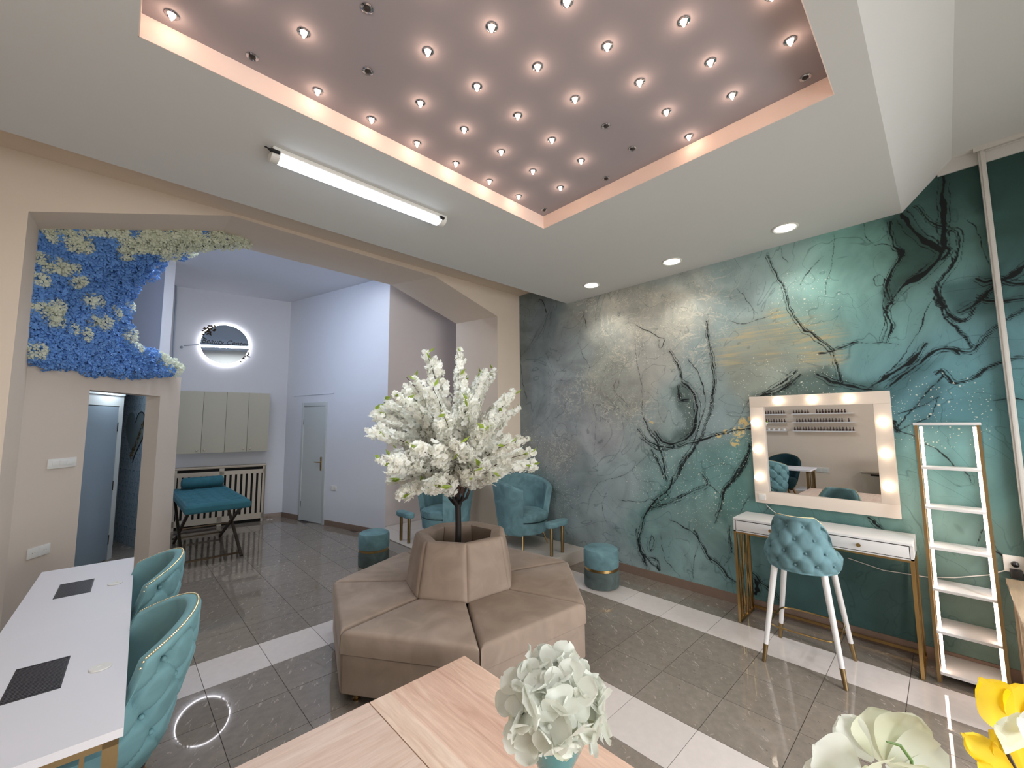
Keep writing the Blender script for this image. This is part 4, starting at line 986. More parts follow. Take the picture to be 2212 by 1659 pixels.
obj('lower_shelf', MB().b2((-Wd/2+.03, -Ld/2+.07, .37), (Wd/2-.03, -Ld/2+.26, .39)), MT['desk'], desk)

# ------------------------------------------------------------------ oak table in front of the camera
TZ = .45; TK = (1.75-TZ)/1.0
tbl = thing('oak_table', 'low pale oak table filling the bottom foreground under the white hydrangea', 'table', (.8, .7, 0))
def board(x0, x1, y0, y1, z0, z1): return MB().b2((x0-.8, y0-.7, z0), (x1-.8, y1-.7, z1))
y1_ = 1.512*TK
obj('table_leaf', board(.10, .7175*TK, -.30, y1_+.004, TZ-.028, TZ), MT['wood_l'], tbl, bevel=.0015)
for a, b, mm in ((.7205, .80, 'wood_l2'), (.80, .905, 'wood'), (.905, 1.03, 'wood_d'), (1.03, 1.148, 'wood')):
    if mm not in MT: MT[mm] = woodmat(mm, {'wood_l2': (240, 214, 192), 'wood_d': (232, 196, 174)}[mm], {'wood_l2': (212, 176, 150), 'wood_d': (196, 152, 130)}[mm], 'y')
    obj('table_board', board(a*TK, b*TK, -.30, y1_, TZ-.028, TZ), MT[mm], tbl)
for x in (.16, 1.148*TK-.05):
    for y in (-.24, y1_-.06): obj('leg', board(x-.03, x+.03, y-.03, y+.03, 0.001, TZ-.028), MT['wood'], tbl, bevel=.003)
obj('apron', board(.16, 1.148*TK-.05, y1_-.07, y1_-.05, TZ-.10, TZ-.028), MT['wood'], tbl)

# ------------------------------------------------------------------ bouquets: hydrangea in a teal vase, ivory bloom, yellow lilies
def petal_grid(m, c, d, n, L, W, curl, seed, nu=6, nv=5, ruffle=.06, tipw=.55, cup=.25):
    rr_ = random.Random(seed); d = Vector(d).normalized(); n = Vector(n); n = (n-d*n.dot(d)).normalized(); s = d.cross(n); c = Vector(c); p1 = rr_.random()*6; p2 = rr_.random()*6
    def fn(u, v):
        t = u; x = (v-.5)*2
        w_ = W*.5*(.12+.88*(1-(1-min(1, t*1.25))**2.0))*(math.sqrt(max(0.02, 1-((t-.55)/.45)**2)) if t > .55 else 1)
        rf = ruffle*L*math.sin(x*5+p1+t*4)*t*abs(x)+ruffle*.6*L*math.sin(x*9+p2)*t*t*abs(x)
        return tuple(c+d*(L*t*(1-.12*curl*t))+s*(x*w_)+n*(L*curl*t*t*.5+cup*W*x*x*.5*t+rf))
    return m.grid(fn, nu, nv)
def hydrangea(parent, c, R, m_, count, seed, psize, flat=1.0, name='floret', pet=4, var=.25):
    rr_ = random.Random(seed); c = Vector(c)
    for i in range(count):
        k = (i+.5)/count; ph = math.acos(1-1.30*k); th_ = PI*(1+5**.5)*i
        n = Vector((math.cos(th_)*math.sin(ph), math.sin(th_)*math.sin(ph), math.cos(ph)))
        n0 = n.copy(); n = (n+Vector((rr_.gauss(0, .26), rr_.gauss(0, .26), rr_.gauss(0, .26)))).normalized()
        p_ = c+Vector((n0.x*R, n0.y*R, n0.z*R*flat))*rr_.uniform(1-var, 1.0); m = MB(); a = n.orthogonal().normalized(); b = n.cross(a); g0 = rr_.random()*6.28
        for q in range(pet):
            g = g0+q*2*PI/pet+rr_.gauss(0, .12); d = a*math.cos(g)+b*math.sin(g)
            petal_grid(m, p_, d+n*rr_.uniform(-.05, .35), n, psize*rr_.uniform(.8, 1.15), psize*rr_.uniform(.95, 1.25), rr_.uniform(-.35, .5), seed*99+i*7+q, 10, 9, ruffle=.035)
        m.sphere(tuple(p_+n*.004), psize*.09, 6, 4)
        obj(name, m, m_, parent, smooth=True, merge=False)
def vase(label, base, prof, m_):
    v = thing('vase', label, 'vase', base); obj('vase_body', MB().lathe(prof, 40), m_, v, smooth=True, solid=0.0); return v
bq = EYE+ray(1197, 1533)*.80
vz = TZ+.001
hb = bq[2]-vz
vase('teal glazed vase with a narrow neck holding the white hydrangea on the oak table', (bq[0]+.002, bq[1]+.002, vz), [(0, 0), (.045, 0), (.05, .01), (.062, .10), (.055, .19), (.030, hb-.155), (.027, hb-.125), (.036, hb-.095), (.066, hb-.035), (.060, hb-.037), (.030, hb-.09), (.02, hb-.12), (0, hb-.13)], MT['vase'])
fb = thing('hydrangea_bouquet', 'round white hydrangea head in the teal vase at the bottom centre', 'flowers', (bq[0], bq[1], bq[2]))
hydrangea(fb, (0, 0, .0), .088, MT['petal_w'], 40, 5, .047, .98, var=.22)
hydrangea(fb, (0, 0, .0), .062, MT['petal_g'], 18, 8, .040, .9, 'inner_floret')
m = MB().tube([(0, 0, -.16), (0, 0, -.02)], .007, 8)
for i in range(14):
    a = i*2.4; m.tube([(0, 0, -.05), (.04*math.cos(a), .04*math.sin(a), -.01+.05*math.sin(i))], .002, 5)
obj('stem', m, MT['stem'], fb, smooth=True)
# ivory bloom at the bottom edge: large soft petals
f2c = EYE+ray(1900, 1645)*.62
vh = f2c[2]-TZ-.001
vase('glazed vase under the ivory bloom, below the bottom right edge', (f2c[0]-.01, f2c[1]+.0, TZ+.001), [(0, 0), (.04, 0), (.05, .10), (.04, .20), (.022, vh-.13), (.03, vh-.09), (0, vh-.10)], MT['vase'])
f2 = thing('ivory_bloom', 'large ivory white blossom with green tinged petals at the bottom right', 'flowers', tuple(f2c))
fwd = Vector(AF); rt = Vector(AR); up = Vector((0, 0, 1))
for i, (a, L, W, cu, dd, of) in enumerate(((95, .075, .085, .3, .2, (.005, .0)), (60, .085, .10, .5, .1, (.01, 0)), (30, .085, .09, .4, .0, (.01, -.01)), (0, .08, .08, .4, .1, (.02, -.02)), (125, .075, .055, .5, .3, (-.01, 0)), (150, .085, .08, .4, .1, (-.03, -.015)), (178, .08, .07, .3, .2, (-.04, -.03)), (75, .055, .07, .9, -.6, (.02, -.01)), (20, .06, .07, .8, -.7, (.03, -.02)), (160, .06, .07, .8, -.6, (-.03, -.02)), (110, .05, .06, .7, -.5, (-.01, -.01)))):
    g = math.radians(a); d = rt*math.cos(g)+up*math.sin(g)+fwd*dd; m = MB()
    petal_grid(m, rt*of[0]+up*of[1], d, -fwd, L, W, cu*.7, 300+i, 10, 9, .05, .62, .15); obj('petal', m, MT['petal_g' if i in (0, 1, 7, 8, 9, 10) else 'petal_w'], f2, smooth=True, merge=False)
m = MB().tube([tuple(rt*-.012+up*.052-fwd*.03), tuple(rt*.004+up*.05-fwd*.034), tuple(rt*.018+up*.03-fwd*.034), tuple(rt*.02+up*.002-fwd*.03), tuple(up*-.12)], [.0012, .0022, .0022, .0026, .004], 6); obj('stem', m, MT['stem'], f2, smooth=True)
# yellow lilies and one pale petal at the right edge
f3c = EYE+ray(2215, 1640)*.60
vh = f3c[2]-TZ-.001
vase('glazed vase under the yellow lilies, below the right edge', (f3c[0]-.0, f3c[1]-.01, TZ+.001), [(0, 0), (.045, 0), (.055, .10), (.045, .20), (.024, vh-.10), (.032, vh-.06), (0, vh-.07)], MT['vase'])
f3 = thing('yellow_lilies', 'bright yellow artificial lilies with a pale petal at the bottom right corner', 'flowers', tuple(f3c))
for i, (px, py, qx, qy, W, cu, dp, mm) in enumerate(((2190,1590,2098,1452,.062,.25,.60,'petal_y'),(2230,1560,2150,1465,.055,.4,.61,'petal_y'),(2240,1600,2230,1480,.06,.3,.62,'petal_y'),(2200,1680,2062,1572,.036,.2,.57,'petal_y'),(2215,1690,2118,1560,.034,.3,.58,'petal_y'),(2240,1680,2180,1580,.04,.2,.60,'petal_y'),(2170,1700,2098,1635,.022,.3,.57,'petal_y'),(2235,1600,2140,1560,.060,.15,.56,'petal_g'),(2250,1570,2190,1545,.05,.2,.555,'petal_w'))):
    A_ = Vector(EYE+ray(px, py)*dp)-Vector(f3c); B_ = Vector(EYE+ray(qx, qy)*(dp-.01))-Vector(f3c)
    m = MB(); petal_grid(m, A_, B_-A_, -fwd, (B_-A_).length, W, cu*.5, 500+i, 12, 9, .02 if 'y' in mm else .05, .72, .3)
    obj('petal', m, MT[mm], f3, smooth=True, merge=False, label=None) if False else obj('petal', m, MT[mm], f3, smooth=True, merge=False)
m = MB().tube([tuple(Vector(EYE+ray(2158, 1590)*.565)-Vector(f3c)), tuple(Vector(EYE+ray(2195, 1665)*.57)-Vector(f3c)), (0, 0, -.10)], [.0022, .0025, .004], 6); obj('stem', m, MT['twig'], f3, smooth=True)

# ------------------------------------------------------------------ armchairs on the platform (open side -x, turned)
def armchair(label, loc, rz):
    t = thing('armchair', label, 'armchair', loc, rz, 'teal barrel armchairs on the platform'); tm = math.radians(138)
    def H1(a): return .88-.15*(abs(a)/tm)**2.2
    def R(a, s): return (.315+.095*s)*(1+.03*math.cos(2*a))
    m = MB(); shell(m, R, .17, H1, tm, .075, 60, 14); obj('backrest', m, MT['teal'], t, smooth=True)
    m = MB().lathe([(0, .172), (.285, .172), (.315, .19), (.325, .32), (0, .322)], 40, (-.012, 0, 0)); obj('seat_base', m, MT['teal'], t, smooth=True)
    m = MB()
    pr = [(0, .328), (.27, .328), (.315, .338), (.328, .37), (.318, .42), (.28, .442), (.15, .455), (0, .458)]
    m.lathe(pr, 40, (-.025, 0, 0)); obj('seat_cushion', m, MT['teal'], t, smooth=True)
    for sx, sy in ((-1, -1), (-1, 1), (1, -1), (1, 1)):
        obj('leg', MB().tube([(sx*.20, sy*.19, .175), (sx*.245, sy*.235, 0.001)], [.013, .008], 10), MT['brass'], t, smooth=True)
    return t
armchair('teal velvet barrel armchair beside the green mural, seat facing the near side of the room', (4.015, 4.03, .1505), PI/2)
armchair('teal velvet barrel armchair behind the blossom tree, seat facing the door of the back room', (3.41, 4.93, .1505), 0.12)

# ------------------------------------------------------------------ small peanut-shaped foot rests
def footrest(label, loc, rz):
    t = thing('foot_rest', label, 'foot rest', loc, rz, 'pedicure foot rests on the platform')
    def outline(k, n=36):
        a = 2*PI*k/n; x = .19*math.cos(a); return x, (.078-.022*math.exp(-(x/.07)**2))*math.copysign(abs(math.sin(a))**.75, math.sin(a))
    poly = [outline(k) for k in range(36)]
    obj('padded_top', MB().prism(poly, .335, .40), MT['teal'], t, bevel=.018, seg=3, angle=50)
    for sx in (-1, 1): obj('leg', MB().tube([(sx*.105, 0, .335), (sx*.105, 0, 0.001)], .021, 16), MT['brass_dull'], t, smooth=True)
    return t
footrest('small peanut-shaped teal foot rest on two brass posts, beside the green mural', (3.99, 3.40, .15), 0.02)
footrest('small peanut-shaped teal foot rest on two brass posts, left of the blossom tree', (2.94, 5.22, .15), PI/2)

# ------------------------------------------------------------------ round ottomans
def ottoman(label, loc):
    t = thing('ottoman', label, 'ottoman', loc, 0, 'two-tone velvet ottomans')
    obj('upper_cushion', MB().lathe([(0, .20), (.17, .20), (.184, .21), (.188, .25), (.187, .36), (.178, .388), (.155, .402), (.08, .41), (0, .412)], 48), MT['teal'], t, smooth=True)
    obj('gold_band', MB().lathe([(0, .172), (.176, .172), (.176, .205), (0, .205)], 48), MT['brass'], t, smooth=True)
    obj('lower_base', MB().lathe([(0, .001), (.17, .001), (.184, .012), (.187, .05), (.187, .15), (.180, .176), (0, .178)], 48), MT['grey_velvet'], t, smooth=True)
    return t
ottoman('two-tone velvet ottoman with a gold band, in front of the green mural', (3.90, 2.70, 0))
ottoman('two-tone velvet ottoman with a gold band, left behind the round sofa', (2.44, 5.10, 0))

# ------------------------------------------------------------------ vanity: lit mirror, desk, bar stool, ladder shelf
mir = thing('makeup_mirror', 'white framed makeup mirror ringed with glowing round bulbs on the green mural', 'mirror', (XM, .79, 0))
def mo(y0, y1, z0, z1, x0, x1): return MB().b2((x0-XM, y0-.79, z0), (x1-XM, y1-.79, z1))
oy0, oy1, oz0, oz1, iy0, iy1, iz0, iz1 = .29, 1.294, .993, 1.984, .396, 1.181, 1.097, 1.884
obj('frame_board', mo(oy0, oy1, iz1, oz1, 4.395, 4.433), MT['cream'], mir, bevel=.003)
obj('frame_board', mo(oy0, oy1, oz0, iz0, 4.395, 4.433), MT['cream'], mir, bevel=.003)
obj('frame_board', mo(oy0, iy0, iz0, iz1, 4.396, 4.433), MT['cream'], mir, bevel=.002)
obj('frame_board', mo(iy1, oy1, iz0, iz1, 4.396, 4.433), MT['cream'], mir, bevel=.002)
gl = obj('mirror_glass', MB().b2((-.003, iy0-.79, iz0-1.49), (.003, iy1-.79, iz1-1.49)), MT['mirror'], mir, loc=(4.416-XM, 0, 1.49), rot=(0, math.radians(-0.9), math.radians(-1.7)))
for a, b in ((1.056, 1.937), (.798, 1.936), (.547, 1.932), (1.247, 1.738), (1.245, 1.487), (1.246, 1.229), (.347, 1.738), (.349, 1.489), (.348, 1.233)):
    m = MB().sphere((0, 0, 0), .034, 20, 14); bo = obj('bulb', m, MT['bulb'], mir, smooth=True, loc=(4.366-XM, a-.79, b))
    obj('bulb_socket', MB().tube([(.032, 0, 0), (.016, 0, 0)], [.018, .015], 14), MT['plastic'], bo, smooth=True)
obj('switch', mo(1.205, 1.262, 1.022, 1.078, 4.385, 4.396), MT['plastic'], mir, bevel=.003)

van = thing('vanity_desk', 'narrow white console desk with two drawers and geometric gold legs under the lit mirror', 'desk', (4.235, .80, 0))
def vo(x0, x1, y0, y1, z0, z1): return MB().b2((x0-4.235, y0-.80, z0), (x1-4.235, y1-.80, z1))
X0, X1, V0, V1 = 4.045, 4.408, .222, 1.383
obj('desktop', vo(X0, X1, V0, V1, .876, .894), MT['lacquer'], van, bevel=.002)
m = vo(X0+.006, X1, V0, V0+.018, .776, .876); m.v += []
for q in (vo(X0+.006, X1, V1-.018, V1, .776, .876), vo(X0+.006, X1, V0, V1, .776, .786), vo(X1-.015, X1, V0, V1, .786, .876), vo(X0+.006, X1, .793, .811, .786, .876)): m.add(q.v, q.f)
obj('carcass', m, MT['lacquer'], van, merge=False)
for y0, y1 in ((V0+.022, .789), (.815, V1-.022)):
    dr = obj('drawer', vo(X0+.002, X1-.05, y0, y1, .790, .870), MT['lacquer'], van, bevel=.002)
    obj('painted_gap_shade', vo(X0+.0045, X0+.0062, y0-.004, y1+.004, .786, .874), MT['slot'], dr)  # dark panel standing in for the shade around the drawer
    m = MB(); yc = (y0+y1)/2; xx = X0-4.235
    m.tube([(xx+.002, yc-.80, .83), (xx-.012, yc-.80, .83)], .005, 8); m.tube([(xx-.012, yc-.80, .83), (xx-.018, yc-.80, .83)], .014, 16); obj('knob', m, MT['brass'], dr, smooth=True)
for y, sg in ((V1-.012, 1), (V0+.012, -1)):
    m = MB(); a, b = X0+.010-4.235, X1-.012-4.235; yy = y-.80
    for x in (a, b): m.b2((x-.010, yy-.010, .001), (x+.010, yy+.010, .775))
    m.b2((a, yy-.010, .001), (b, yy+.010, .021)); m.b2((a, yy-.010, .755), (b, yy+.010, .775))
    for p0, p1 in (((a+.02, .02), (a+.16, .76)), ((a+.10, .02), (a+.02, .76)), ((a+.16, .02), (a+.09, .76)), ((a+.26, .02), (a+.20, .76)), ((a+.20, .02), (b-.03, .76)), ((b-.02, .02), (b-.12, .76)), ((a+.05, .02), (a+.24, .76))):
        m.bar((p0[0], yy, p0[1]), (p1[0], yy, p1[1]), .010, .012)
    obj('side_frame', m, MT['brass'], van, merge=False)
obj('stretcher', vo(X1-.022, X1-.002, V0, V1, .03, .05), MT['brass'], van); obj('front_rail', vo(X0+.004, X0+.018, V0, V1, .762, .776), MT['brass'], van)

bs = thing('bar_stool', 'teal bar stool with diamond-tufted back and white legs at the vanity desk', 'stool', (3.775, .818, 0), PI+0.02)
tm = math.radians(98)
def H1(a): return 1.045-.20*(max(0, abs(a)-math.radians(38))/math.radians(60))**1.3
def Rb(a, s): return (.205+.050*math.sin(PI*min(1, s*1.15+.12))-.015*s)*(1+.02*math.cos(2*a))
m = MB(); shell(m, Rb, .675, H1, tm, .05, 70, 36, lambda a, z: tuft(a, z-.735, .135, .17, .024)); obj('backrest', m, MT['teal'], bs, smooth=True)
stuff(obj('nailhead_trim', studs(Rb, H1, tm, 110, .014, -.012, .0040), MT['nail'], bs, smooth=True))
b = MB()
for i in range(-6, 7):
    for j in range(-1, 4):
        if (i+j) % 2: continue
        z = .735+j*.085; a = i*.0675/.235
        if abs(a) > tm*.93 or z > H1(a)-.04 or z < .70: continue
        s = (z-.675)/(H1(a)-.675); q = Rb(a, s)-.020; b.sphere((q*math.cos(a), q*math.sin(a), z), .009, 8, 5)
stuff(obj('upholstery_button', b, MT['teal'], bs, smooth=True))
obj('seat', MB().lathe([(0, .665), (.18, .667), (.215, .69), (.235, .72), (.24, .76), (.22, .79), (.15, .805), (0, .81)], 40, (-.03, 0, 0)), MT['teal'], bs, smooth=True)
for sx in (-1, 1):
    for sy in (-1, 1):
        A_, B_ = Vector((sx*.155-.01, sy*.150, .675)), Vector((sx*.236, sy*.236, .001)); C_ = A_.lerp(B_, .82)
        lg = obj('leg', MB().tube([A_, C_], [.022, .0155], 14), MT['lacquer'], bs, smooth=True)
        obj('leg_tip', MB().tube([C_, B_], [.0160, .0125], 14), MT['brass_dull'], lg, smooth=True)
q = []
for k in range(24):
    a = 2*PI*k/24; q.append((.215*math.copysign(abs(math.cos(a))**.35, math.cos(a)), .205*math.copysign(abs(math.sin(a))**.35, math.sin(a)), .262))
obj('foot_ring', MB().tube(q+[q[0]], .006, 8), MT['brass'], bs, smooth=True)

lad = thing('ladder_shelf', 'slim leaning gold ladder shelf with white shelves and glowing light strips', 'shelf', (4.22, .006, 0))
Ztop = 1.715
def fx(z): return 4.088+(4.315-4.088)*z/Ztop-4.22
yl, yr = .158-.006, -.152-.006
for yy in (yl, yr):
    m = MB(); m.add([(fx(0), yy-.009, .001), (fx(0)+.03, yy-.009, .001), (fx(Ztop)+.03, yy-.009, Ztop), (fx(Ztop), yy-.009, Ztop), (fx(0), yy+.009, .001), (fx(0)+.03, yy+.009, .001), (fx(Ztop)+.03, yy+.009, Ztop), (fx(Ztop), yy+.009, Ztop)], [(0, 1, 2, 3), (7, 6, 5, 4), (0, 4, 5, 1), (1, 5, 6, 2), (2, 6, 7, 3), (3, 7, 4, 0)])
    rl = obj('rail', m, MT['brass_dull'], lad)
    m = MB(); xb = XM-.035-4.22; m.b2((xb, yy-.008, .001), (xb+.02, yy+.008, Ztop)); obj('back_post', m, MT['brass_dull'], lad)
SH = []
for (u, v) in ((1993.5, 1009.9), (2001, 1095.5), (2009, 1181.8), (2022, 1271.7), (2029, 1363), (2037, 1452)):
    lo, hi = 0.0, 1.75
    for _ in range(40):
        z = (lo+hi)/2; pu, pv, _d = project((fx(z)+4.22, yl+.006, z)); 
        if pv > v: lo = z
        else: hi = z
    SH.append(z)
for z in SH+[Ztop+.006]:
    obj('shelf_board', MB().b2((fx(z)-.002, yr+.009, z-.009), (XM-.018-4.22, yl-.009, z+.009)) if z < Ztop else MB().b2((fx(z)-.012, yr-.014, z-.009), (XM-.018-4.22, yl+.014, z+.009)), MT['lacquer'], lad, bevel=.001)
zz = [Ztop-.004]+SH
for i in range(6):
    a, b = zz[i]-.012, zz[i+1]+.012
    for yy, sg in ((yl-.010, -1), (yr+.010, 1)):
        m = MB(); w_ = .016; yy = yy-.008 if sg < 0 else yy
        m.add([(fx(a)+.012, yy, a), (fx(a)+.024, yy, a), (fx(b)+.024, yy, b), (fx(b)+.012, yy, b), (fx(a)+.012, yy+sg*w_, a), (fx(a)+.024, yy+sg*w_, a), (fx(b)+.024, yy+sg*w_, b), (fx(b)+.012, yy+sg*w_, b)], [(0, 1, 2, 3), (7, 6, 5, 4), (0, 4, 5, 1), (1, 5, 6, 2), (2, 6, 7, 3), (3, 7, 4, 0)])
        obj('light_strip', m, MT['led'], lad, merge=False)
# ------------------------------------------------------------------ sockets, plug, cables, counter at the right edge
def socket_at(label, c, nrm, n=1, name='wall_socket', hole='black', w_=.08, h_=.08):
    t = thing(name, label, 'socket', (c[0], c[1], c[2]), math.atan2(nrm[1], nrm[0]))
    for k in range(n):
        yy = (k-(n-1)/2)*w_*.98
        pl = obj('cover_plate', MB().b2((0, yy-w_/2+.001, -h_/2), (.010, yy+w_/2-.001, h_/2)), MT['plastic'], t, bevel=.003)
        obj('socket_well', MB().tube([(.0102, yy, 0), (.0112, yy, 0)], .021, 18), MT['alu'] if hole != 'black' else MT['plastic'], t)
        m = MB()
        for s in (-1, 1): m.tube([(.0112, yy+s*.0095, 0), (.0118, yy+s*.0095, 0)], .003, 8)
        obj('socket_hole', m, MT['black'], t, merge=False)
    return t
s_ = on_x(XM-.001, 1560+2140/3.393, 800+1430/3.393)
socket_at('white wall socket on the dark green mural at the right edge, holding a black plug', (XM-.0005, s_[1], s_[2]+.01), (-1, 0), 1, w_=.095, h_=.11)
plug = thing('black_plug', 'black power plug in the white socket at the right edge', 'plug', (XM-.013, s_[1]-.004, s_[2]+.012), PI)
obj('plug_body', MB().tube([(0, 0, 0), (.022, 0, 0), (.030, 0, -.004)], [.019, .018, .010], 16), MT['black'], plug, smooth=True)
obj('adapter', MB().b2((0.0, -.028, -.085), (.05, .028, -.030)), MT['black'], plug, bevel=.006)
cab_px = [(920,1375),(1180,1465),(1500,1515),(1700,1520),(1950,1500),(2080,1465)]
pts = [tuple(on_x(XM-.006, 1560+a/3.393, 800+b/3.393)) for a, b in cab_px]
tag(obj('power_cable', MB().tube(pts, .0038, 6), MT['plastic'], smooth=True), 'thin white cable drooping along the mural from the mirror to the right socket', 'cable')
pts = [tuple(on_x(XM-.01, 1560+a/3.393, 800+b/3.393)) for a, b in ((322, 985), (360, 1020), (405, 1055), (440, 1085))]
tag(obj('white_cord', MB().tube(pts, .003, 6), MT['plastic'], smooth=True), 'short white cord hanging from the lower left corner of the lit mirror', 'cable')
ct = thing('oak_counter', 'pale oak counter end at the right edge below the black plug', 'counter', (3.95, -.75, 0))
obj('counter_top', MB().b2((-.45, -.55, .665), (.43, .552, .69)), MT['wood_n'], ct, bevel=.002)
obj('counter_end', MB().b2((.05, .50, .001), (.41, .53, .665)), MT['wood_n'], ct); obj('counter_back', MB().b2((.41, -.5, .001), (.43, .53, .665)), MT['wood_n'], ct)
n_ = (PD[1], -PD[0])
c_ = on_line(PA, PD, 66, 1196); c2_ = on_line(PA, PD, 97, 1186)
socket_at('white wall socket pair low on the beige wall above the white desk', ((c_[0]+c2_[0])/2+n_[0]*.001, (c_[1]+c2_[1])/2+n_[1]*.001, (c_[2]+c2_[2])/2), n_, 2, w_=.098, h_=.085)
c_ = on_line(PA, PD, 133, 1000)
t = thing('switch_plate', 'wide white rectangular switch plate on the beige wall left of the doorway', 'switch', (c_[0]+n_[0]*.001, c_[1]+n_[1]*.001, c_[2]), math.atan2(n_[1], n_[0]))
obj('cover_plate', MB().b2((0, -.135, -.042), (.010, .135, .042)), MT['plastic'], t, bevel=.003)
for k in range(3): obj('rocker', MB().b2((.010, -.095+k*.066, -.020), (.0135, -.033+k*.066, .022)), MT['plastic'], t, bevel=.001)
c_ = on_line(B0, RD, 721, 1054); n2_ = (RD[1], -RD[0])
socket_at('small white double socket on the pale wall right of the back room door', (c_[0]+n2_[0]*.001, c_[1]+n2_[1]*.001, c_[2]), n2_, 2, w_=.075)
socket_at('white socket on the pillar between the two armchairs', (3.974, 4.80, 1.02), (-1, 0), 2)
tag(obj('floor_clips', MB().b2((2.10, 8.76, .001), (2.14, 8.775, .012)).b2((2.17, 8.77, .001), (2.20, 8.785, .012)), MT['plastic'], merge=False), 'two tiny white scraps on the floor by the far corner of the back room', 'scrap')

# ------------------------------------------------------------------ back room: cabinets, radiator cover, folding bench, round mirror, pipes
BN = (BD[1], -BD[0])                                 # into the room
cabn = thing('wall_cabinet', 'greige four-door wall cabinet with round knobs above the radiator cover', 'cabinet', (*P2(B0, BD, -1.62), 0), math.atan2(BD[1], BD[0]))
obj('carcass', MB().b2((0, -.30, 1.275), (1.315, -.002, 2.335)), MT['cabinet'], cabn)
obj('painted_gap_shade', MB().b2((.004, -.3008, 1.28), (1.311, -.30, 2.33)), MT['slot'], cabn)  # dark sheet imitating the shade in the slits between the doors
for k in range(4):
    x0, x1 = k*.329+.002, (k+1)*.329-.002
    dr = obj('door', MB().b2((x0, -.32, 1.278), (x1, -.301, 2.332)), MT['cabinet'], cabn, bevel=.002)
    kx = x1-.05 if k % 2 == 0 else x0+.05
    obj('knob', MB().tube([(kx, -.32, 1.335), (kx, -.334, 1.335), (kx, -.346, 1.335)], [.008, .018, .014], 14), MT['cover'], dr, smooth=True)
def radiator_cover(t, Ln, h, dpt, nsec, slat):
    obj('top_board', MB().b2((-.01, -dpt-.015, h-.02), (Ln+.01, -.002, h)), MT['cover'], t, bevel=.003)
    fr = MB(); sec = Ln/nsec
    for k in range(nsec+1):
        xc = k*sec; w_ = .035 if 0 < k < nsec else .05
        x0 = max(0, xc-w_) if k else 0; x1 = min(Ln, xc+w_) if k < nsec else Ln
        fr.b2((x0, -dpt, .001), (x1, -dpt+.02, h-.02))
    fr.b2((0, -dpt, h-.155), (Ln, -dpt+.02, h-.085)); fr.b2((0, -dpt, .06), (Ln, -dpt+.02, .16)); fr.b2((0, -dpt, h-.035), (Ln, -dpt+.02, h-.02))
    fr.b2((0, -dpt, .001), (.02, -.002, h-.02)); fr.b2((Ln-.02, -dpt, .001), (Ln, -.002, h-.02)); obj('frame', fr, MT['cover'], t, merge=False)
    obj('dark_inside', MB().b2((.022, -dpt+.03, .01), (Ln-.022, -dpt+.035, h-.025)), MT['slot'], t)
    for k in range(nsec):
        a = k*sec+.05; b = (k+1)*sec-.05; n = int((b-a)/slat); 
        for i in range(n):
            x = a+(i+.5)*(b-a)/n; obj('slat', MB().b2((x-slat*.33, -dpt+.001, .155), (x+slat*.33, -dpt+.018, h-.15)), MT['cover'], t)
rd = thing('radiator_cover', 'cream slatted wooden radiator cover along the back wall behind the folding bench', 'radiator cover', (*P2(B0, BD, -1.645), 0), math.atan2(BD[1], BD[0]))
radiator_cover(rd, 1.335, 1.03, .20, 2, .072)

bn = thing('folding_bench', 'folding treatment bench with a quilted petrol blue top and dark crossed legs', 'bench', (1.005, 7.38, 0))
m = MB(); Lb, Wb = 1.84, .70
def top(u, v):
    x, y = (u-.5)*Wb, (v-.5)*Lb; e = min(min(u, 1-u)*Wb, min(v, 1-v)*Lb); d = 0 if e > .04 else .04-math.sqrt(max(0, .04**2-(.04-e)**2))
    q = (.030*abs(math.sin(PI*y/.115))**.6+.008*abs(math.sin(PI*x/.115))-.030) if e > .04 else 0
    return (x, y, .775-d+q)
m.grid(top, 40, 150); 
m2 = MB(); cushion(m2, [(-Wb/2, -Lb/2, .66), (Wb/2, -Lb/2, .66), (Wb/2, Lb/2, .66), (-Wb/2, Lb/2, .66)], [(-Wb/2, -Lb/2, .736), (Wb/2, -Lb/2, .736), (Wb/2, Lb/2, .736), (-Wb/2, Lb/2, .736)], .03, 0.0)
m.add(m2.v, m2.f); obj('quilted_top', m, MT['bench'], bn, smooth=True, merge=False)
for x in (-.31, .31):
    for a, b in ((-.74, .70), (.74, -.70)): obj('leg', MB().bar((x*(1.0 if a < 0 else .92), a*.98, .001), (x*(1.0 if a < 0 else .92), b, .655), .032, .032), MT['bronze'], bn)
for y in (-.735, .735): obj('cross_bar', MB().bar((-.31, y, .06), (.31, y, .06), .022), MT['bronze'], bn)
obj('cross_bar', MB().bar((-.31, 0, .33), (.31, 0, .33), .018), MT['bronze'], bn)
bo = thing('bolster', 'petrol blue cylindrical bolster lying across the far end of the folding bench', 'cushion', (1.03, 8.12, .868))
m = MB().tube([(-.27, 0, 0), (-.26, 0, 0), (-.24, 0, 0), (.24, 0, 0), (.26, 0, 0), (.27, 0, 0)], [.04, .07, .082, .082, .07, .04], 24); obj('bolster_body', m, MT['bench'], bo, smooth=True)

